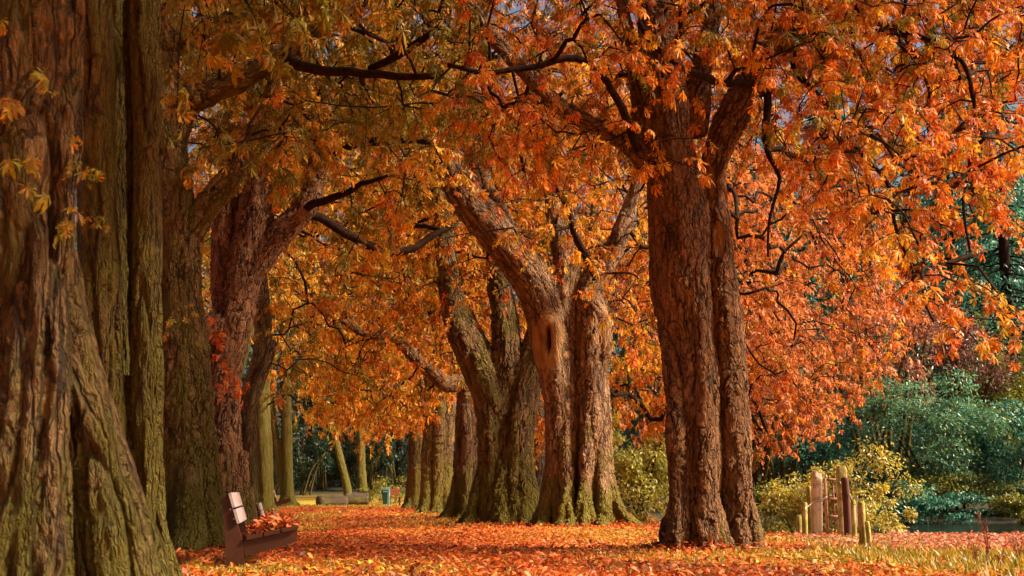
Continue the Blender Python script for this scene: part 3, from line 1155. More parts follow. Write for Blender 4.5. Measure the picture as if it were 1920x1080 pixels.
R2 = make_tree('chestnut_tree', 'pinkish double trunked chestnut with an oval hollow and a limb leaning left', GRP_R, 26.0, [
    [(1050, 1005, 40), (1052, 950, 31), (1054, 900, 28), (1054, 800, 29), (1048, 720, 32), (1039, 660, 35), (1028, 600, 37), (1004, 535, 36), (972, 490, 34), (940, 450, 33), (900, 402, 31), (864, 355, 28), (842, 304, 24), (828, 240, 20), (815, 180, 16), (800, 100, 12)],
    [(1122, 1005, 42), (1118, 945, 33), (1115, 850, 32), (1111, 760, 31), (1110, 700, 30), (1109, 640, 30), (1106, 590, 30), (1102, 550, 25), (1122, 515, 20), (1150, 470, 17), (1166, 430, 14), (1186, 370, 10), (1210, 300, 8)],
    [(1052, 700, 20), (1056, 640, 24), (1058, 560, 24), (1062, 500, 22), (1050, 440, 17), (1036, 380, 13), (1030, 300, 11), (1034, 200, 8)],
    [(960, 460, 18, .4), (930, 400, 20, .5), (902, 345, 18, .6), (890, 290, 16, .6), (880, 200, 12, .6), (876, 100, 9, .6)],
    [(1132, 860, 9, -.2), (1144, 915, 10, -.2), (1158, 950, 9, -.2), (1176, 973, 8, -.1), (1205, 996, 8, 0)],
    [(1098, 1000, 20, -.50), (1098, 920, 12, -.40), (1100, 800, 10, -.30), (1102, 660, 9, -.10), (1104, 600, 8, .1)],
    [(1066, 1000, 18, -.5), (1064, 920, 12, -.36), (1060, 820, 10, -.28), (1056, 720, 9, -.1), (1054, 660, 8, .1)],
    [(1108, 560, 12, -.3), (1130, 600, 10, -.2), (1134, 650, 10, -.2), (1128, 700, 9, -.15)],
], M_barkR2, .028, roots=6, root_r=1.28, seed=8, hollows=((1027, 640, 26, 56, .30),), scars=((1130, 622, 9, 50, .03), (1061, 668, 6, 7, .03), (1104, 607, 8, 10, .02), (1120, 640, 9, 10, .02)))
R3 = make_tree('chestnut_tree', 'dark V shaped chestnut whose left stem bends outward, left of the hollow tree', GRP_R, 28.5, [
    [(914, 1000, 34), (920, 940, 26), (922, 880, 22), (924, 800, 24), (922, 750, 28), (906, 700, 30), (882, 650, 28), (860, 600, 24), (846, 540, 18), (838, 480, 14), (826, 400, 11), (818, 330, 9), (806, 240, 7)],
    [(975, 1000, 36), (968, 940, 32), (966, 880, 28), (972, 800, 27), (984, 730, 26), (998, 680, 26), (1012, 630, 22), (1024, 560, 16), (1034, 480, 12)],
    [(944, 780, 24), (950, 690, 26), (948, 620, 22), (940, 560, 17), (930, 500, 13), (924, 420, 9)],
    [(944, 1000, 22, -.3), (944, 930, 15, -.2), (946, 850, 14, -.1), (946, 780, 16, 0)],
    [(990, 990, 12, -.3), (982, 900, 9, -.28), (980, 800, 8, -.1), (980, 740, 7, .1)],
], M_barkFar, .032, roots=6, root_r=1.22, seed=9)
R4 = make_tree('chestnut_tree', 'short pale footed chestnut with a bough reaching left, behind the V shaped tree', GRP_R, 34.0, [
    [(858, 985, 22), (862, 930, 14), (868, 870, 13), (872, 800, 14), (876, 750, 15), (866, 715, 14), (840, 722, 12, -.4), (812, 700, 11, -.6), (776, 668, 8, -.8), (740, 634, 6, -1), (690, 628, 5, -1.2), (640, 600, 4, -1.4)],
    [(888, 985, 16), (890, 930, 12), (888, 870, 11), (886, 800, 12), (882, 740, 13), (880, 680, 10), (870, 600, 8)],
    [(872, 985, 12, -.3), (874, 900, 8, -.3), (876, 820, 7, -.25), (872, 760, 7, -.2)],
], M_barkR2, .036, roots=5, root_r=1.4, seed=10)
R5 = make_tree('chestnut_tree', 'broad bundled chestnut trunk of fused ribs, fifth in the right row', GRP_R, 41.0, [
    [(800, 968, 14), (803, 900, 11), (805, 830, 10), (808, 760, 9), (806, 690, 8), (800, 600, 6)],
    [(820, 968, 14), (822, 900, 12), (825, 830, 13), (828, 750, 13), (832, 690, 10), (840, 600, 8)],
    [(838, 965, 9), (836, 900, 9), (838, 830, 9), (842, 760, 9), (846, 690, 8)],
], M_barkFar, .042, roots=5, root_r=1.5, seed=11)
R6 = make_tree('chestnut_tree', 'narrow shaded chestnut beside the far red bench, last of the right row', GRP_R, 51.0, [
    [(775, 957, 14), (780, 900, 11), (782, 830, 11), (785, 770, 10), (790, 720, 8), (796, 620, 6)],
    [(766, 956, 7), (770, 890, 5), (774, 820, 5), (778, 750, 4)],
], M_barkFar, .05, roots=5, root_r=1.4, seed=12)
FT = make_tree('park_tree', 'grey shaded trunk seen in the gap between the hollow tree and the V shaped tree', None, 46.0, [
    [(1008, 962, 22), (1010, 900, 17), (1012, 840, 16), (1010, 760, 14), (1006, 660, 10), (1000, 560, 8)],
    [(1034, 960, 10), (1026, 930, 5), (1022, 860, 4)],
], M_barkGrey, .05, roots=4, root_r=1.2, seed=13)
L7 = make_tree('park_tree', 'olive twin stemmed young tree on the far lawn left of the logs', None, 59.0, [
    [(540, 950, 14), (539, 900, 9.5), (538, 840, 9), (537, 780, 9), (536, 700, 8), (534, 600, 6)],
    [(533, 930, 6), (523, 860, 6.5), (513, 800, 7), (505, 740, 6), (498, 660, 5)],
], M_barkYoung, .05, roots=4, root_r=1.3, seed=14)
T8 = make_tree('park_tree', 'slender bare stem leaning left above the cut logs', None, 68.0, [
    [(654, 935, 7.5), (648, 900, 6.5), (638, 860, 6), (627, 815, 5.5), (617, 775, 5), (608, 720, 4), (602, 640, 3)],
    [(621, 800, 3), (612, 785, 3), (604, 772, 2.5), (596, 740, 2)],
], M_barkYoung, .045, roots=0, seed=15)
T9 = make_tree('park_tree', 'straight upright olive stem rising behind the right hand log', None, 69.0, [
    [(681, 935, 9), (679, 900, 8), (677, 860, 7.5), (676, 800, 7.5), (675, 740, 6.5), (677, 660, 5)],
], M_barkYoung, .05, roots=3, root_r=1.2, seed=16)

# ---- hand placed boughs
add_branch(L3, [(536, 100, 10), (560, 122, 10, -.3), (620, 132, 9, -.6), (690, 138, 8, -.9), (760, 146, 7, -1.2), (830, 142, 6, -1.4)])
add_branch(L3, [(690, 130, 6, -.8), (740, 108, 8, -.9), (790, 76, 7, -1.0), (830, 40, 5, -1.1)])
add_branch(L4, [(560, 402, 10), (590, 385, 8, -.2), (640, 366, 7, -.4), (680, 348, 5, -.6), (730, 330, 3, -.8)])
add_branch(L4, [(560, 405, 9, .2), (600, 410, 9, .4), (650, 440, 9, .8), (690, 462, 9, 1.0), (725, 473, 8, 1.3), (780, 462, 7, 1.6), (815, 440, 6, 1.9), (855, 424, 4, 2.2)])
add_branch(L4, [(600, 300, 9), (640, 276, 9, -.3), (700, 264, 9, -.6), (760, 262, 8, -.8), (800, 266, 6, -1)])
add_branch(R1, [(1432, 160, 10, -.6), (1400, 160, 8, -.8), (1340, 150, 7, -1.0), (1280, 126, 6.5, -1.2), (1230, 84, 5, -1.3), (1200, 40, 5, -1.4)])
add_branch(R1, [(1200, 280, 10, -.5), (1140, 150, 7, -1.0), (1080, 112, 7, -1.2), (1000, 128, 6, -1.3), (920, 136, 5, -1.5), (840, 120, 4, -1.7)])
add_branch(R1, [(1440, 100, 11), (1520, 66, 8, -.4), (1620, 58, 6, -.8), (1720, 66, 5, -1.2), (1790, 100, 4.6, -1.7), (1822, 170, 4.2, -2.0), (1826, 250, 3.8, -2.1), (1812, 330, 3.4, -2.1), (1804, 400, 2.6, -2.1), (1818, 480, 2, -2.1)])
add_branch(R1, [(1480, 60, 9), (1500, 140, 7, -.4), (1545, 190, 5, -.6), (1600, 270, 3.6, -.9), (1660, 340, 4, -1.2), (1690, 460, 3, -1.3), (1750, 600, 2.2, -1.4)])
add_branch(R1, [(1440, 165, 8), (1441, 230, 7, -.2), (1437, 280, 6, -.3), (1457, 335, 4, -.4), (1440, 410, 3, -.4), (1443, 480, 2, -.4)])
add_branch(R2, [(1120, 520, 8, -.5), (1080, 440, 7, -.9), (1060, 380, 6, -1), (1030, 340, 5, -1.2), (980, 320, 4, -1.4)])

# ---- crowns: volumes of air that each tree's leaves fill
def behind_r1(x, y, d):
    if x > 1640 and y > 170 and rng.random() < .5:
        return False
    return d > 16.2 or not (1170 < x < 1440 and y > 130)


def clear_r2(x, y, d):
    # leave the leaning limb and the trunks open to the path
    if d > 26.5:
        return True
    if y > 560 and 990 < x < 1150:
        return False
    f = np.interp(x, [800, 860, 940, 1010, 1060], [230, 355, 450, 540, 600])
    return abs(y - f) > 46 or x < 815 or x > 1060


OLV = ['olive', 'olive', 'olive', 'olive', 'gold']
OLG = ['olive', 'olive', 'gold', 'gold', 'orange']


def volume_world(t, lo, hi, n, pal, ls, nl, rng, cond=None):
    k = 0
    while k < n:
        p = rng.uniform(lo, hi)
        if cond is not None and not cond(p):
            continue
        pp = pal if isinstance(pal, str) else pal[rng.integers(0, len(pal))]
        t.anchors.append((p, pp, ls * rng.uniform(.85, 1.15), nl))
        k += 1


def above_frame(p):
    return p[2] > EYE + p[1] * .455 + (1.35 if p[1] < 14 else .75)


# unseen boughs above the picture's upper edge, added to shade trunks and avenue
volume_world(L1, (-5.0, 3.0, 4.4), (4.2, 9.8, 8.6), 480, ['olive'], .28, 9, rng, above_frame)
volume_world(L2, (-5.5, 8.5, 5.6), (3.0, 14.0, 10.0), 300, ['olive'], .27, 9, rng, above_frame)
volume_world(R1, (-1.5, 12.5, 7.2), (7.5, 21.0, 12.0), 120, ['orange', 'red', 'gold'], .24, 9, rng, above_frame)
volume_world(R2, (-3.0, 22.0, 10.5), (7.0, 31.0, 16.5), 90, ['orange', 'gold'], .30, 9, rng, above_frame)
volume_world(L3, (-9.0, 13.0, 7.0), (-1.0, 21.0, 12.0), 110, ['olive', 'gold'], .28, 9, rng, above_frame)
volume_world(L4, (-9.0, 21.0, 10.0), (-1.0, 28.0, 15.0), 90, ['olive', 'gold'], .30, 9, rng, above_frame)
volume(L3, [(290, -140), (560, -140), (560, 110), (400, 160), (296, 110)], 19, 26, 110, ['olive'], .22, 9, rng)
volume(L2, [(300, -260), (760, -260), (620, 60), (420, 120), (305, 200)], 11.5, 14.5, 60, ['olive'], .20, 9, rng)
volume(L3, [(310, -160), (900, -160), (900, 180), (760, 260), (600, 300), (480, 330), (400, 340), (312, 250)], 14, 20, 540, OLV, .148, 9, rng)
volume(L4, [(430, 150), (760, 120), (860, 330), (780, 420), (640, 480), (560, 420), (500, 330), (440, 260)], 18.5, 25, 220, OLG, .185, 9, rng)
volume(L4, [(360, -60), (900, -60), (900, 250), (700, 330), (500, 330), (400, 560), (365, 520)], 22, 30, 170, OLG, .22, 9, rng)
volume(L5, [(500, 330), (800, 300), (830, 560), (760, 680), (620, 720), (520, 700), (500, 520)], 26, 36, 210, ['gold', 'olive', 'gold', 'orange'], .22, 9, rng)
volume(L5, [(380, 60), (700, 60), (700, 330), (500, 480), (400, 500)], 30, 40, 120, ['gold', 'olive'], .26, 9, rng)
volume(L6, [(500, 460), (760, 440), (780, 700), (700, 745), (600, 770), (505, 745)], 36, 46, 140, ['gold', 'olive', 'gold'], .24, 9, rng)
volume(L7, [(495, 640), (640, 640), (720, 760), (640, 800), (560, 790), (500, 770)], 54, 64, 60, ['olive', 'gold', 'moss'], .26, 9, rng)
volume(R1, [(860, -220), (1920, -220), (1990, 100), (1930, 330), (1820, 430), (1640, 430), (1500, 330), (1400, 270), (1250, 260), (1080, 300), (960, 330), (880, 260)], 13.5, 21, 1350, ['orange', 'orange', 'red', 'red', 'orange', 'olive'], .126, 10, rng, behind_r1)
volume(R1, [(1560, 200), (1960, 160), (1960, 560), (1860, 640), (1800, 660), (1740, 600), (1680, 500), (1600, 400)], 12.0, 15.5, 120, ['red', 'orange', 'red', 'gold'], .122, 8, rng, clump=.55)
volume(R1, [(1380, -120), (2000, -120), (2000, 150), (1800, 190), (1400, 120)], 15, 21, 360, ['orange', 'red', 'orange', 'olive'], .135, 10, rng)
volume(R1, [(1170, 180), (1330, 160), (1340, 320), (1190, 330)], 15.0, 15.6, 7, ['orange'], .16, 5, rng, clump=0)
volume(R2, [(780, 60), (1260, 60), (1300, 420), (1240, 640), (1180, 700), (1140, 560), (1060, 470), (980, 480), (920, 620), (830, 560), (780, 400)], 22.5, 32, 800, ['orange', 'orange', 'gold', 'gold', 'red'], .148, 9, rng, clear_r2)
volume(R2, [(1130, 480), (1260, 460), (1260, 800), (1150, 770)], 27, 34, 90, ['orange', 'red', 'orange'], .20, 9, rng)
volume(R2, [(1330, 260), (1480, 290), (1680, 420), (1710, 600), (1630, 720), (1540, 800), (1380, 850), (1350, 560)], 27, 36, 620, ['coral', 'coral', 'orange', 'coral', 'red'], .175, 9, rng)
volume(R3, [(700, 300), (1020, 280), (1020, 640), (900, 640), (840, 700), (760, 700), (690, 620)], 27, 36, 260, ['orange', 'gold', 'orange'], .21, 9, rng, lambda x, y, d: d > 29.5 or x < 800)
volume(R3, [(985, 690), (1025, 700), (1022, 850), (1000, 850)], 31, 36, 22, ['orange'], .21, 9, rng, clump=0)
volume(R4, [(600, 560), (860, 560), (860, 710), (800, 770), (760, 780), (700, 800), (640, 760)], 31, 39, 200, ['orange', 'gold', 'orange'], .21, 9, rng)
volume(R5, [(560, 300), (900, 300), (900, 700), (770, 800), (700, 810), (600, 780)], 40, 50, 230, ['orange', 'gold', 'gold'], .25, 9, rng)
volume(R6, [(420, -40), (1260, -40), (1260, 760), (1000, 700), (800, 690), (760, 790), (620, 740), (500, 600), (420, 300)], 50, 62, 760, ['gold', 'gold', 'orange'], .32, 9, rng)
volume(FT, [(980, 40), (1420, 40), (1500, 330), (1420, 800), (1260, 830), (1150, 800), (1010, 780)], 42, 54, 460, ['orange', 'coral', 'gold'], .26, 9, rng)
volume(FT, [(1290, -60), (1620, -60), (1620, 300), (1480, 340), (1330, 300)], 36, 46, 150, ['orange', 'coral', 'gold'], .24, 9, rng, clump=0)
volume(R6, [(380, -60), (1260, -60), (1260, 320), (420, 320)], 52, 62, 260, ['gold', 'gold', 'orange', 'olive'], .34, 9, rng, clump=0)
for t, tp in ((L1, 'fine'), (L2, 'fine'), (L3, 'fine'), (L4, 'fine'), (L5, 'far'), (L6, 'far'), (L7, 'far'), (R1, 'fine'), (R2, 'far'), (R3, 'far'), (R4, 'far'), (R5, 'far'), (R6, 'far'), (FT, 'far')):
    crown(t, rng, tp)


def shoots(t, spots, d, pal, ls, rr=1.0, name='foliage'):
    """leafy sprouts straight from the bark"""
    Lv, tips, mb = Leaves(), [], MB()
    for (x, y, n) in spots:
        for _ in range(n):
            p = P(x + rng.normal(0, 10) * rr, y + rng.normal(0, 14) * rr, d + rng.uniform(-.04, .04))
            spray(Lv, tips, p, np.array([rng.normal(0, .6), -.5, rng.normal(.1, .5)]), ls, 5, pal, rng)
    part(name, Lv.mesh(name, 'fine', rng), M_leaf, t.root)


shoots(L1, [(20, 300, 2), (50, 325, 2), (30, 40, 1), (58, 110, 1), (10, 160, 1)], 6.75, 'shoot', .10)
shoots(L1, [(156, 290, 2), (158, 330, 1), (152, 400, 2), (150, 450, 1)], 7.4, 'shoot', .07, .6)
shoots(L2, [(215, 410, 2), (170, 350, 1)], 9.7, 'shoot', .08, .6)
shoots(L3, [(318, 600, 2), (345, 610, 1)], 16.4, 'shoot', .12, .7)
shoots(L4, [(400, 640, 3), (420, 665, 2), (452, 720, 4), (444, 710, 3), (400, 600, 2)], 20.9, 'ember', .13, .8)
shoots(L5, [(492, 590, 3), (498, 620, 2)], 28.2, 'shoot', .13, .8)

# ================================================================== SHRUBS AND BACKGROUND TREES
def bush(name, label, cat, base, w, dp, h, pal, ls, n, seed, tpl='kite', stems=7, lobes=16, low=.05, group=None, stem_mat=None, shape=1.0):
    r = np.random.default_rng(seed + 900)
    gx, gy = base
    gz = HZ(gx, gy)
    root = empty(name, (gx, gy, gz), label, cat, group)
    C = []
    for _ in range(lobes):
        a = r.uniform(0, 2 * PI)
        q = math.sqrt(r.uniform(0, 1)) * .75
        zz = r.uniform(low + .1, .88)
        sh = 1.0 if shape == 1.0 else (1.05 - zz) * shape
        C.append([q * math.cos(a) * w * .5 * sh, q * math.sin(a) * dp * .5 * sh, zz * h * r.uniform(.8, 1.12), r.uniform(.12, .36)])
    C = np.array(C)
    mb = MB()
    for i in range(stems):
        c = C[r.integers(0, len(C))]
        p0 = np.array([gx + r.normal(0, w * .06), gy + r.normal(0, dp * .06), gz - .1])
        p2 = np.array([gx + c[0], gy + c[1], gz + c[2] + .1 * h])
        p1 = (p0 + p2) / 2 + np.array([r.normal(0, .06 * w), r.normal(0, .06 * w), h * .06])
        s = spline(np.array([[*p0, .012 * h], [*p1, .008 * h], [*p2, .003 * h]]), .25)
        mb.tube(s[:, :3], np.clip(s[:, 3], .005, .2), 5, .1)
    part('stems', mb.mesh('stems', True), stem_mat or M_twig_l, root)
    k = r.integers(0, len(C), n)
    c = C[k]
    u = r.normal(0, 1, (n, 3))
    u /= np.linalg.norm(u, axis=1)[:, None]
    rad = r.uniform(.35, 1.0, n) ** .5 * (1 + .25 * r.normal(0, 1, n))
    ext = np.array([w * .5, dp * .5, h * .42])
    off = u * rad[:, None] * c[:, 3:4] * ext
    p = np.array([gx, gy, gz]) + c[:, :3] + off
    keep = p[:, 2] > gz + low * h * .3
    keep &= fbm(p * 2.6 / max(.6, h / 4) + seed, 2) > .36
    p, u, k = p[keep], u[keep], k[keep]
    m = len(p)
    x = u * [1, 1, .3] + r.normal(0, .6, (m, 3)) + [0, 0, -.35]
    nn = np.array([0, 0, 1.0]) + u * .8 + r.normal(0, .5, (m, 3))
    lobe_tint = r.uniform(.75, 1.2, (len(C), 1))[k]
    Lv = Leaves()
    Lv.add(p, x, nn, ls * r.uniform(.7, 1.25, m), colors(pal, m, r) * lobe_tint)
    part('foliage', Lv.mesh('foliage', tpl, r), M_green, root)
    return root


def conifer(label, px, d, h, rad, pal, seed, n=9000):
    r = np.random.default_rng(seed + 500)
    gx = (px - 960) / F * d
    gy = d
    gz = HZ(gx, gy)
    root = empty('conifer_tree', (gx, gy, gz), label, 'tree', 'blue green conifers beyond the pond')
    mb = MB().tube(np.array([[gx, gy, gz - .3], [gx + r.normal(0, .1), gy, gz + h * .5], [gx, gy, gz + h]]), [.02 * h, .013 * h, .02], 10, .1)
    Lv = Leaves()
    nb = int(h * 7)
    for i in range(nb):
        zz = .06 + .93 * (i + r.random()) / nb
        a = r.uniform(0, 2 * PI)
        ln = rad * (1.03 - zz) ** .75 * r.uniform(.6, 1.15)
        o = np.array([math.cos(a), math.sin(a), 0])
        p0 = np.array([gx, gy, gz + zz * h])
        t = np.linspace(0, 1, 6)[:, None]
        pts = p0 + o * ln * t + np.array([0, 0, 1.0]) * (-.38 * ln * t ** 1.4 + .12 * ln * t ** 3)
        mb.tube(pts, np.linspace(.035, .008, 6) * h / 14, 4, 0, False)
        m = max(6, int(n / nb * (ln / rad) * 1.6))
        tt = r.uniform(.12, 1, m)
        side = np.cross(o, [0, 0, 1.0])
        q = p0 + o * ln * tt[:, None] + np.array([0, 0, 1.0]) * (-.38 * ln * tt ** 1.4 + .12 * ln * tt ** 3)[:, None]
        q = q + side * (r.normal(0, .16, m) * ln * (1.1 - tt * .6))[:, None] + np.array([0, 0, -1.0]) * (np.abs(r.normal(0, .22, m)))[:, None]
        x = o * .6 + side * r.normal(0, .8, (m, 1)) + np.array([0, 0, -.7]) + r.normal(0, .25, (m, 3))
        nn = np.array([0, 0, 1.0]) + r.normal(0, .45, (m, 3))
        tint = r.uniform(.7, 1.25)
        Lv.add(q, x, nn, r.uniform(.22, .42, m) * (d / 60), colors(pal, m, r) * tint)
    part('trunk', mb.mesh('trunk', True), M_twig, root)
    part('crown', Lv.mesh('crown', 'kite', r), M_green, root)
    return root


def gxy(px, d):
    return ((px - 960) / F * d, d)


conifer('tall teal conifer showing through the right edge leaves', 1905, 57, 21, 5.2, 'teal', 1, 12000)
conifer('teal conifer behind the maroon tree, drooping boughs', 1800, 66, 22, 5, 'teal', 2, 10000)
conifer('dim blue green conifer straight behind the field gate', 1640, 62, 15, 4, 'teal', 3, 9000)
conifer('far conifer half hidden behind the coral leaves', 1520, 72, 14, 4.0, 'teal', 4, 8000)
conifer('tallest far conifer behind the right hand conifers', 1730, 84, 29, 6.5, 'teal', 5, 9000)
conifer('conifer beyond the pond at the far right border', 2010, 70, 26, 5.5, 'teal', 6, 9000)
conifer('far conifer between the fused russet trunk and the gate', 1440, 80, 15, 4.2, 'teal', 7, 6000)

bush('bush', 'pale teal leafy bush overhanging the dark pond', 'bush', gxy(1765, 43.5), 7.0, 4.0, 5.0, 'tealpale', .16, 19000, 1, lobes=52)
bush('bush', 'deep teal bush at the right border across the pond', 'bush', gxy(1915, 43), 5.2, 4.0, 4.3, 'teal', .16, 12000, 2, lobes=40)
bush('bush', 'small green bush low at the pond edge right of the gate stakes', 'bush', gxy(1690, 41.5), 3.0, 2.0, 1.5, 'tealpale', .13, 3500, 3, lobes=12)
bush('bush', 'low grass green thicket under the teal bushes', 'bush', gxy(1850, 42.0), 7.5, 1.8, 1.5, 'moss', .13, 6500, 4, lobes=24)
bush('bush', 'olive shrub rising above the teal bushes at the right', 'bush', gxy(1900, 50), 6.5, 4.0, 8.2, 'moss', .20, 12000, 5, lobes=46)
bush('bush', 'yellow leaved hazel bush right behind the gate', 'bush', gxy(1612, 26.0), 2.5, 1.7, 2.35, 'yellow', .095, 6000, 6, lobes=30)
bush('bush', 'yellow hazel bush left of the gate posts', 'bush', gxy(1500, 26.6), 2.4, 1.6, 2.0, 'yellow', .095, 5000, 7, lobes=26)
bush('bush', 'small yellow and green sapling bush at the right of the stakes', 'bush', gxy(1665, 24.0), .9, .8, 1.2, 'yellow', .09, 800, 8, lobes=8)
bush('bush', 'glossy pale lime bush between the hollow tree and the russet trunk', 'bush', gxy(1198, 31), 2.9, 2.2, 2.95, 'lime', .11, 11000, 9, lobes=36)
bush('bush', 'dark green bush low behind the yellow hazels', 'bush', gxy(1450, 33), 3.4, 2.0, 2.0, 'moss', .12, 4500, 10, lobes=16)
bush('bush', 'teal green undergrowth bush behind the gate', 'bush', gxy(1560, 44), 5.0, 3.0, 3.6, 'teal', .16, 7000, 11, lobes=18)
bush('bush', 'tall blue green bush behind the coral leaves left of the gate', 'bush', gxy(1500, 50), 7.0, 4.0, 5.6, 'teal', .19, 12000, 15, lobes=40)
bush('broadleaf_tree', 'dusty pink leaved tree beyond the gate', 'tree', gxy(1650, 46), 7.0, 5.0, 9.0, 'pink', .19, 8500, 12, stems=12, lobes=26, low=.42)
bush('broadleaf_tree', 'maroon leaved tree above the pale teal bush', 'tree', gxy(1805, 49), 5.0, 3.5, 7.4, 'maroon', .19, 3600, 13, stems=10, lobes=16, low=.68)
bush('broadleaf_tree', 'coral pink tree behind the big drooping orange crown', 'tree', gxy(1440, 44), 6.5, 5.0, 9.5, 'coral', .19, 11000, 14, stems=10, lobes=34, low=.22)

bush('bush', 'low dark green growth hanging over the water left of the thicket', 'bush', gxy(1745, 40.6), 4.5, 1.6, 1.3, 'teal', .13, 4500, 16, lobes=26)
bush('bush', 'low olive growth over the water at the right border', 'bush', gxy(1925, 40.4), 3.6, 1.6, 1.3, 'moss', .13, 3800, 17, lobes=22)
U = 'understory bushes behind the far lawn'
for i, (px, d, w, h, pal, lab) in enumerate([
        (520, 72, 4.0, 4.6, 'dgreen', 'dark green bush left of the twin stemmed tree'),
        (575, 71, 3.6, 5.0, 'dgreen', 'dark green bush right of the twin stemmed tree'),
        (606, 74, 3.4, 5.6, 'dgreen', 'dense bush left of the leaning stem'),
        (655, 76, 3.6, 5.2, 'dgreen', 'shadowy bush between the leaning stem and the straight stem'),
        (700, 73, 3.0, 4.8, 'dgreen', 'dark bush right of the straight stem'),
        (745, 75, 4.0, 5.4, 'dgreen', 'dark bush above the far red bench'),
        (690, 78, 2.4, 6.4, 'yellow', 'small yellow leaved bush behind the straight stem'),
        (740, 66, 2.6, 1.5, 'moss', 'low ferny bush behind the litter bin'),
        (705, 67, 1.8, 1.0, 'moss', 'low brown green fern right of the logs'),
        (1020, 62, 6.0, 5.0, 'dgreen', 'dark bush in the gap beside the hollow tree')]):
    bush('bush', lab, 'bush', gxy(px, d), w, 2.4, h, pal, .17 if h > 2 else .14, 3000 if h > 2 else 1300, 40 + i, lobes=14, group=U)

T = 'tall autumn trees past the end of the avenue'
for i, (px, d, w, h, pal, lab) in enumerate([
        (420, 74, 15, 30, 'gold', 'tall golden tree past the avenue behind the left trunks'),
        (640, 80, 16, 32, 'gold', 'tall golden tree straight past the end of the avenue'),
        (860, 78, 16, 33, 'orange', 'tall orange tree past the avenue behind the V shaped chestnut'),
        (1090, 76, 16, 33, 'orange', 'tall orange tree behind the hollow chestnut'),
        (1300, 80, 16, 34, 'coral', 'tall coral tree behind the russet fused trunk')]):
    bush('autumn_tree', lab, 'tree', gxy(px, d), w, 7.0, h, pal, .42, 10000, 80 + i, stems=9, lobes=44, low=.36, group=T)
conifer('broad far conifer behind the russet trunk crown at right', 1400, 90, 33, 7.5, 'teal', 8, 9000)
conifer('broad far conifer above the coral leaves left of the tallest conifer', 1575, 92, 33, 7.5, 'teal', 9, 9000)
conifer('broad far conifer behind the tall teal conifer at the right edge', 1860, 88, 32, 7.5, 'teal', 10, 9000)

# far-off wood that closes the view
r = np.random.default_rng(77)
n = 150000
x = r.uniform(-75, 95, n)
y = r.uniform(84, 118, n)
top = np.where(x < 4, 20 + 0 * x, 17.5) + 8 * (fbm(np.stack([x * .12, y * .12, 0 * x], -1), 3) - .5) * 2
z = r.random(n) ** .8 * top
p = np.stack([x, y, HT(x, y) + z], -1)
k = fbm(p * [.35, .35, .5], 2) > .43
p = p[k]
m = len(p)
tone = fbm(p * .16 + 5, 2)
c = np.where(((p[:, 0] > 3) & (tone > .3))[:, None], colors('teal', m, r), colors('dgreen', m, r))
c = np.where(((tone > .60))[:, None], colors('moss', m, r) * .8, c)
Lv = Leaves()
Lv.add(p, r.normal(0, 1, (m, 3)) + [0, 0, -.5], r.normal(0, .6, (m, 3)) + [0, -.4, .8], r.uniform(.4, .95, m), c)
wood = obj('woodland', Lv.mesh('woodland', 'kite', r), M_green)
tag(wood, 'far wood of dark green and teal trees closing the view', 'wood', kind='stuff')
# its trunks that can be told apart
for i, (px, d, w, lean, lab) in enumerate([
        (565, 76, .14, .3, 'thin dark trunk in the wood right of the twin stems'),
        (590, 79, .12, -.4, 'thin pale sapling trunk left of the leaning stem'),
        (640, 80, .12, .9, 'thin trunk slanting behind the leaning stem'),
        (664, 82, .16, .1, 'dark trunk just left of the straight olive stem'),
        (712, 80, .14, -.3, 'dark trunk right of the straight olive stem'),
        (748, 79, .22, .2, 'stout dark trunk above the far red bench'),
        (613, 83, .12, .1, 'faint upright trunk above the left log'),
        (726, 84, .12, .5, 'faint slanting trunk behind the litter bin')]):
    gx, gy = gxy(px, d)
    gz = HZ(gx, gy)
    root = empty('sapling_tree', (gx, gy, gz), lab, 'tree', 'trunks at the edge of the far wood')
    q = spline(np.array([[gx, gy, gz - .3, w], [gx + lean * .4, gy, gz + 3, w * .8], [gx + lean, gy, gz + 7, w * .6], [gx + lean * 1.3, gy, gz + 11, w * .3]]), .6)
    part('trunk', MB().tube(q[:, :3], q[:, 3], 10, .15).mesh('trunk', True), M_twig, root)
    Lv = Leaves()
    m = 500
    s = r.uniform(4.5, 11, m)
    pp = np.stack([gx + lean * s / 8 + r.normal(0, .9, m), gy + r.normal(0, .9, m), gz + s], -1)
    Lv.add(pp, r.normal(0, 1, (m, 3)) + [0, 0, -.4], r.normal(0, .5, (m, 3)) + [0, 0, 1], r.uniform(.18, .32, m), colors('dgreen' if i % 3 else 'olive', m, r))
    part('crown', Lv.mesh('crown', 'kite', r), M_green, root)

# ================================================================== GROUND
def axis(lo, hi, a, b, fine, coarse_n):
    mid = np.arange(a, b + 1e-6, fine)
    lo_s = a - (np.linspace(1, 0, coarse_n, endpoint=False) ** 2.2) * (a - lo)
    hi_s = b + (np.linspace(0, 1, coarse_n + 1)[1:] ** 2.2) * (hi - b)
    return np.concatenate([lo_s, mid, hi_s])


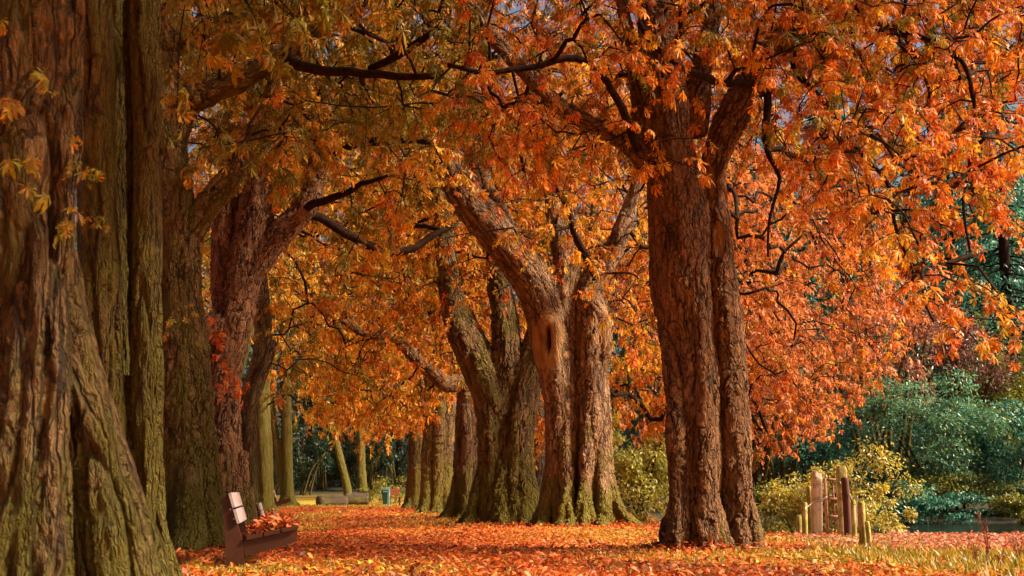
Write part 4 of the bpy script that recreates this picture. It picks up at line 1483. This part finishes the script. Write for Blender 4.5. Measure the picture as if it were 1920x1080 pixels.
def grass_amt(x, y):
    x = np.asarray(x, float)
    y = np.asarray(y, float)
    g = 0 * x
    zones = [(430, 1075, 1.5, 1.3, .62), (620, 1062, 1.6, 1.2, .50), (800, 1078, 1.5, 1.0, .45), (540, 985, .9, 4.0, .60), (590, 968, .8, 6.0, .75),
             (840, 982, 1.7, 3.0, .75), (890, 968, 2.0, 4.5, .7), (1015, 975, .8, 3.0, .85), (1195, 1003, 2.3, 1.7, .72), (1130, 1016, 1.0, .8, .5),
             (1480, 1018, 2.2, 2.0, .75), (1560, 1050, 2.8, 1.9, .85), (1800, 1052, 3.0, 1.3, .95), (1900, 1060, 3, 2.0, .8), (1600, 1015, 1.4, 1.6, .7), (360, 1060, 1.2, 1.2, .5), (1240, 985, 1.5, 2.0, .6)]
    for px, py, wx, wy, a in zones:
        c = G(px, py)
        g = np.maximum(g, a * np.exp(-(((x - c[0]) / wx) ** 2 + ((y - c[1]) / wy) ** 2)))
    far = sstep(52, 60, y) * (1 - sstep(-6.5, -4.5, x))        # far lawn
    g = np.maximum(g, far * .95)
    nse = fbm(np.stack([x * 1.3, y * .8, 0 * x], -1), 3)
    return np.clip(g * (.55 + 1.1 * nse), 0, 1)


def bank_amt(x, y):
    return sstep(3.6, 5.4, np.asarray(x) - (np.asarray(y) - 17) * .12) * sstep(16.2, 17.6, y) * (1 - sstep(23.5, 26, y))


gxs = axis(-420, 420, -14, 18, .20, 30)
gys = axis(-60, 600, 8, 62, .22, 30)
XX, YY = np.meshgrid(gxs, gys)
ZZ = HT(XX, YY) + .03 * (fbm(np.stack([XX * 2.5, YY * 2.5, 0 * XX], -1), 2) - .5)
V = np.stack([XX, YY, ZZ], -1).reshape(-1, 3)
nx, ny = len(gxs), len(gys)
i = (np.arange(ny - 1)[:, None] * nx + np.arange(nx - 1)[None]).ravel()
me = np_mesh('ground', V, np.stack([i, i + 1, i + nx + 1, i + nx], -1), True)
for nm, arr in (('grassy', grass_amt(V[:, 0], V[:, 1])), ('bank', bank_amt(V[:, 0], V[:, 1]))):
    a = me.attributes.new(nm, 'FLOAT', 'POINT')
    a.data.foreach_set('value', arr.astype(np.float32))

m, nt = new_mat('leaf strewn soil')
co = nt.nodes.new('ShaderNodeTexCoord')
v = co.outputs['Object']
wn = noise_n(nt, v, 6, 2)
va = nt.nodes.new('ShaderNodeVectorMath')
va.operation = 'MULTIPLY_ADD'
L(nt, wn.outputs['Color'], va.inputs[0])
va.inputs[1].default_value = (.12, .12, .12)
L(nt, v, va.inputs[2])
v1 = vor(nt, va.outputs[0], 9, 'F1')
v2 = vor(nt, va.outputs[0], 14, 'F1')
s1 = nt.nodes.new('ShaderNodeSeparateColor')
L(nt, v1.outputs['Color'], s1.inputs[0])
s2 = nt.nodes.new('ShaderNodeSeparateColor')
L(nt, v2.outputs['Color'], s2.inputs[0])
leafc = ramp(nt, s1.outputs[0], [(0, (.26, .045, .012)), (.3, (.46, .08, .014)), (.6, (.60, .13, .02)), (.85, (.66, .20, .03)), (1, (.70, .28, .07))])
leafc = mixc(nt, .45, leafc, ramp(nt, s2.outputs[1], [(0, (.22, .04, .012)), (.5, (.52, .10, .016)), (1, (.68, .24, .05))]))
big = noise_n(nt, v, .55, 3)
leafc = mixc(nt, framp(nt, big.outputs['Fac'], [(.42, 0), (.62, .5)]), leafc, (.62, .27, .03))
ga = nt.nodes.new('ShaderNodeAttribute')
ga.attribute_name = 'grassy'
gn = noise_n(nt, v, 22, 4, .7)
grassc = ramp(nt, gn.outputs['Fac'], [(.3, (.10, .10, .012)), (.5, (.30, .24, .02)), (.7, (.52, .36, .03))])
gm = mth(nt, 'MULTIPLY', ga.outputs['Fac'], framp(nt, gn.outputs['Fac'], [(.35, .35), (.6, 1)]))
c = mixc(nt, gm, leafc, grassc)
ba = nt.nodes.new('ShaderNodeAttribute')
ba.attribute_name = 'bank'
bankc = ramp(nt, s1.outputs[1], [(0, (.16, .075, .05)), (.5, (.34, .17, .12)), (1, (.52, .28, .2))])
c = mixc(nt, ba.outputs['Fac'], c, bankc)
sx = nt.nodes.new('ShaderNodeSeparateXYZ')
L(nt, v, sx.inputs[0])
# woodland soil far out, past the lawn
c = mixc(nt, framp(nt, mth(nt, 'DIVIDE', sx.outputs['Y'], 100.0), [(.66, 0), (.72, 1)]), c, (.035, .03, .012))
fb = mth(nt, 'MULTIPLY', framp(nt, mth(nt, 'DIVIDE', sx.outputs['Y'], 100.0), [(.36, 0), (.39, 1)]), framp(nt, mth(nt, 'DIVIDE', sx.outputs['X'], 10.0), [(.3, 0), (.5, 1)]))
c = mixc(nt, fb, c, (.030, .028, .010))
# mud under the pond
c = mixc(nt, framp(nt, mth(nt, 'ADD', sx.outputs['Z'], .5), [(.2, 1), (.34, 0)]), c, (.03, .022, .014))
b = nt.nodes.new('ShaderNodeBsdfPrincipled')
L(nt, c, b.inputs['Base Color'])
b.inputs['Roughness'].default_value = .75
b.inputs['Specular IOR Level'].default_value = .2
bm = nt.nodes.new('ShaderNodeBump')
bm.inputs['Distance'].default_value = .03
L(nt, mth(nt, 'ADD', s1.outputs[2], mth(nt, 'MULTIPLY', gn.outputs['Fac'], .6)), bm.inputs['Height'])
L(nt, bm.outputs[0], b.inputs['Normal'])
out_surf(nt, b.outputs[0])
ground = tag(obj('ground', me, m), kind='structure')

# pond
m, nt = new_mat('dark pond water')
co = nt.nodes.new('ShaderNodeTexCoord')
n1 = noise_n(nt, vscale(nt, co.outputs['Object'], (1, 2.5, 1)), 3.0, 3)
b = nt.nodes.new('ShaderNodeBsdfPrincipled')
b.inputs['Base Color'].default_value = (.004, .008, .007, 1)
b.inputs['Roughness'].default_value = .16
b.inputs['Specular IOR Level'].default_value = .13
bm = nt.nodes.new('ShaderNodeBump')
bm.inputs['Distance'].default_value = .02
bm.inputs['Strength'].default_value = .4
L(nt, n1.outputs['Fac'], bm.inputs['Height'])
L(nt, bm.outputs[0], b.inputs['Normal'])
out_surf(nt, b.outputs[0])
pv, pf = [], []
us = np.linspace(0, 1, 24)
for u in us:
    yy = 23 + 20 * u
    x0 = 2.0 + .10 * (yy - 22)
    pv += [[x0, yy, -.33], [70, yy, -.33]]
pf = [(2 * k, 2 * k + 1, 2 * k + 3, 2 * k + 2) for k in range(23)]
tag(obj('pond_water', np_mesh('pond_water', pv, pf), m), kind='structure')

# fallen leaves: real leaves lying on the soil
r = np.random.default_rng(21)


def scatter(n, d0, d1, margin=1.25, power=1.0):
    u = r.random(n)
    if power == 1.0:
        d = d0 * (d1 / d0) ** u
    else:
        d = (d0 ** (1 - power) + u * (d1 ** (1 - power) - d0 ** (1 - power))) ** (1 / (1 - power))
    x = r.uniform(-1, 1, n) * d * (960 / F) * margin
    return x, d


x, y = scatter(165000, 9.0, 64, 1.25)
keep = (HT(x, y) > -.26) & ~((y > 38) & (x > 4))
g = grass_amt(x, y)
bk = bank_amt(x, y)
keep &= r.random(len(x)) > .60 * sstep(.25, .8, g)
keep &= ~((g > .5) & (y > 52) & (r.random(len(x)) < .9))
x, y, g, bk = x[keep], y[keep], g[keep], bk[keep]
m = len(x)
a = r.uniform(0, 2 * PI, m)
tilt = r.normal(0, .38, m)
X = np.stack([np.cos(a), np.sin(a), tilt], -1)
Nn = np.stack([r.normal(0, .45, m), r.normal(0, .45, m), np.ones(m)], -1)
s = r.uniform(.05, .125, m) * np.where(y > 30, 1.25, 1)
pz = HT(x, y) + r.uniform(.008, .055, m)
pal = colors('litter', m, r)
yl = colors('littery', m, r)
brown = fbm(np.stack([x * .8, y * .5, 0 * x + 21], -1), 3)
pal = np.where((r.random(m) < np.clip((brown - .5) * 4, .06, .75))[:, None], pal * [.50, .62, .9], pal)
patch = fbm(np.stack([x * .55, y * .4, 0 * x + 7], -1), 3)
useY = (r.random(m) < np.clip(.02 + .9 * g + (patch - .62) * 1.2, 0, .8))
c = np.where(useY[:, None], yl, pal)
c = np.where((bk > .5)[:, None] & (r.random(m) < .8)[:, None], colors('pink', m, r) * 1.1, c)
Lv = Leaves()
Lv.add(np.stack([x, y, pz], -1), X, Nn, s, c)
tag(obj('leaf_litter', Lv.mesh('leaf_litter', 'single', r), M_litter), 'orange and russet fallen chestnut leaves covering the ground', 'fallen leaves', kind='stuff')

# leaves banked up against the feet of the trunks
px_, py_, pr_ = [], [], []
for fx, fy, fr in FEET:
    if fy > 42:
        continue
    k = int(900 * min(1.2, fr * 2))
    a = r.uniform(0, 2 * PI, k)
    q = fr * (.85 + r.gamma(1.6, .28, k))
    px_.append(fx + np.cos(a) * q); py_.append(fy + np.sin(a) * q); pr_.append(q / fr)
x, y, q = np.concatenate(px_), np.concatenate(py_), np.concatenate(pr_)
k = len(x)
Lv = Leaves()
Lv.add(np.stack([x, y, HT(x, y) + .01 + r.random(k) * .16 * np.exp(-np.clip(q - .9, 0, 9) * 2.2)], -1), r.normal(0, 1, (k, 3)) * [1, 1, .35],
       r.normal(0, .45, (k, 3)) + [0, 0, 1], r.uniform(.06, .14, k), colors('litter', k, r) * .92)
tag(obj('leaf_drift', Lv.mesh('leaf_drift', 'single', r), M_litter), 'fallen leaves drifted against the roots of the old trunks', 'fallen leaves', kind='stuff')

# dead twigs dropped among them
mb = MB()
x, y = scatter(420, 10.5, 40, 1.1)
for k in range(len(x)):
    z = HZ(x[k], y[k])
    if z < -.2:
        continue
    a = r.uniform(0, 2 * PI)
    ln = r.uniform(.12, .5)
    dv = np.array([math.cos(a), math.sin(a), 0])
    p0 = np.array([x[k], y[k], z + .03])
    pts = np.array([p0, p0 + dv * ln * .5 + [r.normal(0, .03), r.normal(0, .03), .02], p0 + dv * ln + [0, 0, r.uniform(0, .05)]])
    mb.tube(pts, [.007, .006, .003], 5)
tag(obj('fallen_twigs', mb.mesh('fallen_twigs', True), M_twig_l), 'dead twigs scattered among the fallen leaves', 'twigs', kind='stuff')

# grass tufts among the leaves
gx_, gy_ = scatter(260000, 9.5, 62, 1.25, 1.0)
ga_ = grass_amt(gx_, gy_)
keep = (r.random(len(gx_)) < ga_ * .85) & (HT(gx_, gy_) > -.26)
gx_, gy_ = gx_[keep], gy_[keep]
m = len(gx_)
hh = r.uniform(.035, .10, m) * np.where((gx_ > 4) & (gy_ < 17), 1.7, 1) * np.where(gy_ > 30, 1.2, 1)
a = r.uniform(0, 2 * PI, m)
wd = hh * .075 + .0025 * gy_ / 12
bx = np.stack([np.cos(a) * wd, np.sin(a) * wd, 0 * a], -1)
lean = np.stack([r.normal(0, .35, m) * hh, r.normal(0, .35, m) * hh, hh], -1)
b0 = np.stack([gx_, gy_, HT(gx_, gy_) - .01], -1)
Vb = np.stack([b0 - bx, b0 + bx, b0 + lean * .6 + bx * .7, b0 + lean * .6 - bx * .7, b0 + lean * [1.25, 1.25, 1]], 1).reshape(-1, 3)
idx = np.arange(m)[:, None] * 5
tr = np.concatenate([idx + [0, 1, 2], idx + [0, 2, 3], idx + [3, 2, 4]])
gc = colors('moss', m, r) * [.95, .80, .6]
gc = np.where((r.random(m) < .6)[:, None], colors('yellow', m, r) * [.72, .60, .5], gc)
tag(obj('grass', np_mesh('grass', Vb, tr, False, np.repeat(gc, 5, 0)), M_green), 'short yellow green grass showing between the fallen leaves', 'grass', kind='stuff')

# ================================================================== FURNITURE
M_bench = wood_material('dark red bench paint', (.034, .009, .003), (.062, .016, .005), scale=(8, 3, 8), rough=.42, spec=.5, bump=.001)
M_slat = wood_material('worn skylit bench slat', (.26, .17, .15), (.42, .31, .29), scale=(10, 1.2, 10), rough=.34, spec=.6, bump=.001)  # weathered paint, paled further by the sky's reflection put into its colour
M_benchfar = wood_material('red far bench', (.30, .07, .03), (.42, .11, .05), scale=(10, 3, 10), rough=.6)
M_post = wood_material('weathered post', (.34, .22, .09), (.62, .44, .22), (.20, .17, .03), (14, 14, 1.2), .8, .2, .006, .62)
M_postpale = wood_material('pale split post', (.46, .33, .20), (.78, .60, .44), (.24, .18, .04), (14, 14, 1.2), .8, .2, .008, .35)
M_stake = wood_material('mossy stake', (.32, .22, .07), (.56, .40, .16), (.20, .19, .03), (18, 18, 2), .85, .15, .005, .7)
M_darkstake = wood_material('dark rusty stake', (.05, .018, .010), (.11, .04, .02), None, (18, 18, 2), .8, .2, .005)
M_rust = plain('rusted iron', (.20, .075, .04), .75, .3, 0, .45, 40)
M_wire = plain('galvanised wire', (.45, .40, .36), .45, .5, .3, .2, 40)
M_bin = plain('green bin enamel', (.012, .075, .05), .4, .5, 0, .2, 8)
M_binpale = plain('pale teal bin edge', (.20, .42, .38), .45, .4, 0, .15, 10)
M_bolt = plain('steel bolt', (.5, .5, .52), .35, .6, .8, .1, 40)
M_logend = wood_material('cut log end', (.13, .095, .075), (.26, .20, .17), None, (14, 14, 14), .85)
M_log = bark_material('log bark', (.09, .055, .034), (.15, .10, .07), (.05, .03, .02), (.17, .14, .03), .42, .1, 6, .02)
M_stone = plain('pale stone', (.42, .36, .34), .8, .2, 0, .25, 12)

PATH = np.array([-.175, .985, 0])
PATH /= np.linalg.norm(PATH)


def bench(base, label, group, length=1.7, sc=1.0, heap=True):
    ox, oy = base
    oz = HZ(ox, oy) - .01
    root = empty('park_bench', (ox, oy, oz), label, 'bench', group)
    o = np.array([ox, oy, oz])
    w = PATH
    u = np.array([w[1], -w[0], 0])
    v = np.array([0, 0, 1.0])
    post = [(-.10, -.05), (.09, -.05), (.085, .10), (.055, .32), (-.03, .56), (-.118, .824), (-.185, .765), (-.126, .28)]
    arm = [(.05, .31), (.35, .376), (.63, .434), (.637, .31), (.36, .225), (.09, .154)]
    post = [(a * sc, b * sc) for a, b in post]
    arm = [(a * sc, b * sc) for a, b in arm]
    for w0 in (0, length - .09):
        part('end_post', MB().prism(post, o, u, v, w, w0, w0 + .09).mesh('end_post'), M_bench, root)
        part('seat_bracket', MB().prism(arm, o, u, v, w, w0 + .008, w0 + .082).mesh('seat_bracket'), M_bench, root)
    # back boards lie on the sloping front of the posts
    a, b = np.array([-.118, .824]) * sc, np.array([-.012, .50]) * sc
    dr = (b - a) / np.linalg.norm(b - a)
    nr = np.array([-dr[1], dr[0]])
    ln = np.linalg.norm(b - a)
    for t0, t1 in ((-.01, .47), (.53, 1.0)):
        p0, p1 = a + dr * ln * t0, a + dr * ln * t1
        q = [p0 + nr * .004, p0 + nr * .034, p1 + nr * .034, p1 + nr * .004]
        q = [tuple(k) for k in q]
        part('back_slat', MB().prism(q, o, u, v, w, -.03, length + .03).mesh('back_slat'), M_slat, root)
    a, b = np.array([.10, .326]) * sc, np.array([.645, .440]) * sc
    dr = (b - a) / np.linalg.norm(b - a)
    nr = np.array([-dr[1], dr[0]])
    ln = np.linalg.norm(b - a)
    for t0, t1 in ((0, .31), (.345, .655), (.69, 1.0)):
        p0, p1 = a + dr * ln * t0, a + dr * ln * t1
        q = [tuple(k) for k in (p0 + nr * .003, p0 + nr * .040, p1 + nr * .040, p1 + nr * .003)]
        part('seat_slat', MB().prism(q, o, u, v, w, -.03, length + .03).mesh('seat_slat'), M_bench, root)
    for (bu, bv) in ((-.09, .66), (-.045, .555)):
        c = o + u * bu * sc + v * bv * sc - w * .0
        part('bolt', MB().tube(np.array([c + w * .01, c - w * .012]), [.011, .009], 8).mesh('bolt'), M_bolt, root)
    if heap:
        q = np.random.default_rng(5)
        k = 900
        s1, s2 = q.random(k), q.beta(1.5, 1.5, k)
        f = (1 - (2 * s2 - 1) ** 2)
        pos = o + u * ((.12 + .46 * s2) * sc)[:, None] + w * (length * (.12 + .86 * s1))[:, None] + v * ((.335 + .11 * s2) * sc + .045 + q.random(k) * .10 * f)[:, None]
        Lh = Leaves()
        Lh.add(pos, q.normal(0, 1, (k, 3)) * [1, 1, .4], q.normal(0, .5, (k, 3)) + [0, 0, 1], q.uniform(.07, .14, k), colors('litter', k, q) * .8)
        h = obj('leaf_heap', Lh.mesh('leaf_heap', 'single', q), M_litter)
        tag(h, 'heap of fallen leaves lying on the seat of the near bench', 'leaves')
    return root


b1 = G(443, 1069)
bench((b1[0], b1[1]), 'dark red park bench nearest the camera, two pale slats and a leaf strewn seat', 'park benches along the left of the avenue')
bench(((500 - 960) / F * 26.8, 26.8), 'second park bench along the left trunks, dark in the shade', 'park benches along the left of the avenue', heap=False)
bench(((523 - 960) / F * 51, 51), 'farthest left bench, near the twin stemmed young tree', 'park benches along the left of the avenue', heap=False)

# far red bench beside the bin (seen end-on from the avenue)
bx, by = gxy(743, 60.0)
bz = HZ(bx, by)
root = empty('park_bench', (bx, by, bz), 'small red bench at the end of the avenue beside the litter bin', 'bench')
o = np.array([bx, by, bz])
tiltb = rotx(-.2)
for k, zz in enumerate((.62, .78)):
    part('back_slat', MB().box(o + [-.03, .16 + k * .03, zz], (.52, .035, .14), tiltb, .008).mesh('back_slat'), M_benchfar, root)
for k in range(3):
    part('seat_slat', MB().box(o + [.03, -.16 + k * .13, .44], (.86, .11, .04), None, .006).mesh('seat_slat'), M_benchfar, root)
for sx_ in (-.24, .26):
    part('leg', MB().box(o + [sx_, .0, .2], (.07, .34, .43), None, .008).mesh('leg'), M_bench, root)

# litter bin
bx, by = gxy(727, 58.5)
bz = HZ(bx, by)
root = empty('litter_bin', (bx, by, bz), 'dark green litter bin on a pale teal post at the end of the avenue', 'bin')
o = np.array([bx, by, bz])
V, Fc = [], []
body = [(-.12, .10), (.075, .10), (.10, .80), (-.20, .80)]
part('body', MB().prism(body, o + [0, -.18, 0], [1, 0, 0], [0, 0, 1], [0, 1, 0], 0, .36).mesh('body'), M_bin, root)
hood = [(-.215, .806), (.10, .806), (.10, .90), (-.10, .93), (-.215, .86)]
part('hood', MB().prism(hood, o + [0, -.19, 0], [1, 0, 0], [0, 0, 1], [0, 1, 0], 0, .38).mesh('hood'), M_binpale, root)
part('post', MB().box(o + [.155, -.1, .45], (.10, .10, .98), None, .01).mesh('post'), M_binpale, root)
part('rim', MB().box(o + [-.02, -.196, .72], (.2, .012, .07), None, .003).mesh('rim'), M_binpale, root)


# cut logs
def log(label, px0, px1, py, rad, d, yaw, seed):
    c = P((px0 + px1) / 2, py, d)
    ln = abs(px1 - px0) / S(py, d) / math.cos(yaw)
    c[2] = HZ(c[0], c[1]) + rad * .9
    dr = np.array([math.cos(yaw), math.sin(yaw), 0])
    root = empty('cut_log', (c[0], c[1], c[2] - rad * .9), label, 'log', 'cut logs on the far lawn')
    t = np.linspace(-.5, .5, 14)[:, None]
    pts = c + dr * ln * t
    rr = rad * (1 + .05 * np.sin(t[:, 0] * 9 + seed))
    mb = MB().tube(pts, rr, 26, .14)
    me = mb.mesh('bark', True)
    bark_coords(me, [(pts, rr)])
    a = me.attributes.new('scar', 'FLOAT', 'POINT')
    part('bark', me, M_log, root)
    e = c - dr * (ln * .5 + .004)
    me = MB().tube(np.array([e + dr * .05, e - dr * .012]), [rad * .93, rad * .9], 26, .08).mesh('cut_face')
    part('cut_face', me, M_logend, root)


log('left cut log with its grey sawn end turned to the lawn', 600, 646, 935, .26, 62, .60, 1)
log('right cut log lying behind the sawn end of the left log', 650, 690, 932, .32, 64.5, .15, 2)

# ---- field gate and its posts
def post_sq(px, ptop, pbase, w, d, label, mat, lean=0.0, group='posts at the field gate', split=False):
    x, y, _ = P(px, pbase, d)
    gz = HZ(x, y)
    top = P(px, ptop, d)[2]
    root = empty('gate_post', (x, y, gz), label, 'post', group)
    h = top - gz + .25
    rot = np.array([[1, 0, lean], [0, 1, 0], [0, 0, 1]])
    n = 14
    V = []
    hs = np.linspace(-.25, h - .25, n)
    sec = []
    for k in range(20):
        a = (k + .5) / 20 * 2 * PI
        q = np.array([math.cos(a), math.sin(a)])
        q = np.sign(q) * np.abs(q) ** .45
        sec.append(q / max(1, np.abs(q).max()))
    sec = np.array(sec)
    for j, z in enumerate(hs):
        f = 1.0 if j < n - 1 else .86
        q = sec * w / 2 * f
        q = q * (1 + .07 * (fbm(np.stack([sec[:, 0] * 2 + px, sec[:, 1] * 2, np.full(20, z * 2.0)], -1), 2) - .5)[:, None] * 2)
        zz = np.full(20, z)
        if split and j >= n - 2:
            zz = zz - .05 * (sec[:, 0] > .3) + .02 * np.abs(sec[:, 1])
        V.append(np.stack([x + q[:, 0] + lean * z, y + q[:, 1], gz + zz], -1))
    V = np.concatenate(V)
    Fc = [(j * 20 + k, j * 20 + (k + 1) % 20, (j + 1) * 20 + (k + 1) % 20, (j + 1) * 20 + k) for j in range(n - 1) for k in range(20)]
    Fc.append(tuple(range((n - 1) * 20, n * 20)))
    part('shaft', MB().add(V, Fc).mesh('shaft', False), mat, root)
    return root


def stake(px0, ptop, pbase, w, d, label, mat, lean=0.0):
    x, y, _ = P(px0, pbase, d)
    gz = HZ(x, y)
    top = P(px0, ptop, d)[2]
    h = top - gz
    q = spline(np.array([[x, y, gz - .25, w * .52], [x + lean * .4, y, gz + h * .5, w * .5], [x + lean, y, gz + h - .02, w * .48], [x + lean, y, gz + h, w * .36]]), .1)
    me = MB().tube(q[:, :3], q[:, 3], 14, .16).mesh('fence_stake', True)
    o = obj('fence_stake', me, mat)
    tag(o, label, 'stake', 'round stakes beside the gate')
    return o


post_sq(1532, 884, 1000, .18, 22.6, 'pale split gate post left of the rusty gate', M_postpale, .035, split=True)
post_sq(1583, 875, 1000, .19, 22.4, 'taller flat topped olive gate post right of the rusty gate', M_post, 0)
stake(1517, 911, 998, .085, 22.8, 'taller thin stake touching the pale gate post on its left', M_stake, .03)
stake(1509, 942, 1000, .10, 22.2, 'shorter stake left of the thin one, waist high', M_stake, .02)
stake(1499, 966, 1002, .12, 22.4, 'dark mossy stub of a stake, lowest and farthest left', M_stake, 0)
stake(1591, 895, 1004, .135, 21.8, 'dark rusty brown round stake in front of the taller gate post', M_darkstake, -.02)
stake(1603, 937, 1012, .085, 20.6, 'thin stake just right of the dark rusty stake', M_stake, 0)
stake(1619, 941, 1030, .108, 17.4, 'stout olive stake nearest the camera', M_stake, 0)
stake(1631, 977, 1031, .075, 17.3, 'short thin stake at the right end of the row', M_stake, -.02)

gd = 22.7
c0 = P(1549, 1000, gd)
gz = HZ(c0[0], c0[1])
root = empty('field_gate', (c0[0], c0[1], gz), 'rusty iron kissing gate hung between two wooden posts', 'gate')
q0, q1 = P(1547, 900, gd), P(1572, 900, gd)
x0, x1 = q0[0], q1[0]
part('hinge_stile', MB().tube(np.array([[x0, gd, gz + .02], [x0, gd, P(0, 896, gd)[2]]]), [.030, .030], 10).mesh('hinge_stile', True), M_rust, root)
for py in (900, 936, 969):
    z = P(0, py, gd)[2]
    part('rail', MB().tube(np.array([[x0 + .005, gd, z], [x1 + .02, gd + .03, z + .005]]), [.027, .027], 8).mesh('rail', True), M_rust, root)
xm = x0 + (x1 - x0) * .62
for xx, ra in ((xm, .018), (x0 + (x1 - x0) * .97, .018)):
    part('upright_bar', MB().tube(np.array([[xx, gd + .035, gz + .02], [xx, gd + .035, P(0, 902, gd)[2]]]), [ra, ra], 8).mesh('upright_bar', True), M_rust, root)

mbw = MB()
for rows in ([(1509, 952, 22.05), (1519, 948, 22.55), (1532, 941, 22.42), (1545, 934, 22.5), (1550, 931, 22.6)],
             [(1509, 955, 22.05), (1524, 943, 22.45), (1540, 940, 22.42), (1548, 932, 22.55)],
             [(1572, 966, 22.25), (1581, 955, 22.2), (1585, 938, 22.2), (1581, 915, 22.22), (1574, 902, 22.25)],
             [(1591, 930, 21.7), (1600, 934, 21.2), (1608, 930, 20.5), (1606, 945, 20.5), (1608, 990, 20.5)],
             [(1619, 960, 17.33), (1612, 950, 19), (1603, 945, 20.54), (1592, 928, 21.7), (1580, 926, 22.25)],
             [(1572, 924, 22.25), (1582, 922, 22.2), (1592, 925, 21.72), (1597, 931, 21.72)]):
    s = spline(np.array([P(*k) for k in rows]), .04)
    mbw.tube(s, .0065, 6)
tag(obj('fence_wire', mbw.mesh('fence_wire', True), M_wire), 'loose pale wire looped round the gate posts and stakes', 'wire')

# stones at the pond edge
for px, d, s_, lab in ((1660, 30.5, .15, 'left pale stone in the dark water'), (1674, 31.0, .19, 'larger pale stone beside it in the dark water')):
    x, y = gxy(px, d)
    a = np.linspace(0, PI, 9)
    pr = np.array([[x, y, -.40 + s_ * .9 * t] for t in np.linspace(0, 1, 7)])
    rr = s_ * np.array([1.0, 1.05, 1.0, .9, .72, .45, .12])
    tag(obj('stone', MB().tube(pr, rr, 14, .25).mesh('stone', True), M_stone), lab, 'stone')

# dried weeds bottom right
M_dry = plain('dry weed stalk', (.22, .065, .02), .8, .1, 0, .4, 60)
for i, (px, d, h, lab) in enumerate([
        (1832, 13.2, .62, 'tallest dry russet dock stalk standing in the grass'),
        (1888, 13.6, .42, 'dry brown weed near the right border'),
        (1806, 12.8, .36, 'short dry weed left of the tall dock stalk'),
        (1860, 12.4, .30, 'low dry weed between the dock stalk and the border'),
        (1912, 12.6, .40, 'dry weed cut off by the right border')]):
    x, y = gxy(px, d)
    gz = HZ(x, y)
    root = empty('dry_weed', (x, y, gz), lab, 'weed', 'dry weeds in the grass')
    mb, Lv = MB(), Leaves()
    q = np.random.default_rng(i + 60)
    for s_ in range(4):
        hh = h * q.uniform(.6, 1.0) if s_ else h
        le = q.normal(0, .07, 2)
        pts = spline(np.array([[x + q.normal(0, .02), y, gz - .02], [x + le[0] * .4, y + le[1] * .4, gz + hh * .5], [x + le[0] * 1.4, y + le[1], gz + hh]]), .05)
        mb.tube(pts, np.linspace(.005, .0025, len(pts)), 5)
        m = int(70 * hh / .5)
        t = q.uniform(.35, 1, m)
        idx = np.clip((t * (len(pts) - 1)).astype(int), 0, len(pts) - 1)
        pp = pts[idx] + q.normal(0, .012, (m, 3))
        Lv.add(pp, q.normal(0, 1, (m, 3)) + [0, 0, .8], q.normal(0, 1, (m, 3)), q.uniform(.012, .035, m), np.array([.24, .06, .02]) * q.uniform(.5, 1.5, (m, 1)))
    part('stalks', mb.mesh('stalks', True), M_dry, root)
    part('foliage', Lv.mesh('foliage', 'kite', q), M_litter, root)

# ================================================================== LIGHT, SKY, CAMERA
SUN_EL, SUN_AZ = math.radians(38), math.radians(97)       # azimuth clockwise from +Y (looking direction) towards +X
wd = bpy.data.worlds.new('World')
scene.world = wd
wd.use_nodes = True
nt = wd.node_tree
nt.nodes.clear()
sky = nt.nodes.new('ShaderNodeTexSky')
sky.sky_type = 'NISHITA'
sky.sun_disc = False
sky.sun_elevation = SUN_EL
sky.sun_rotation = SUN_AZ
sky.dust_density = 8.0
sky.air_density = 1.0
sky.ozone_density = .6
bg = nt.nodes.new('ShaderNodeBackground')
bg.inputs['Strength'].default_value = .052
wo = nt.nodes.new('ShaderNodeOutputWorld')
L(nt, sky.outputs[0], bg.inputs[0])
L(nt, bg.outputs[0], wo.inputs[0])

sl = bpy.data.lights.new('sun', 'SUN')
sl.energy = 4.7
sl.angle = math.radians(9)
sl.color = (1.0, .86, .68)
so = bpy.data.objects.new('sun', sl)
link(so)
sd = Vector((math.sin(SUN_AZ) * math.cos(SUN_EL), math.cos(SUN_AZ) * math.cos(SUN_EL), math.sin(SUN_EL)))
so.rotation_euler = (-sd).to_track_quat('-Z', 'Y').to_euler()

cam = bpy.data.cameras.new('camera')
cam.sensor_width = 36
cam.lens = 36 * F / W
cam.clip_start = .1
cam.clip_end = 2000
cam.dof.use_dof = True
cam.dof.focus_distance = 20
cam.dof.aperture_fstop = 2.8
co_ = bpy.data.objects.new('camera', cam)
link(co_)
co_.location = (0, 0, EYE)
co_.rotation_euler = (PI / 2 + TH, 0, 0)
scene.camera = co_

scene.view_settings.view_transform = 'Standard'
scene.view_settings.look = 'None'
scene.view_settings.exposure = 1.55
scene.view_settings.gamma = 1
cy = scene.cycles
cy.max_bounces = 5
cy.use_adaptive_sampling = True
cy.adaptive_threshold = .035
cy.use_light_tree = False
cy.diffuse_bounces = 2
cy.glossy_bounces = 2
cy.transmission_bounces = 4
cy.transparent_max_bounces = 4
cy.caustics_reflective = False
cy.caustics_refractive = False
cy.use_denoising = True
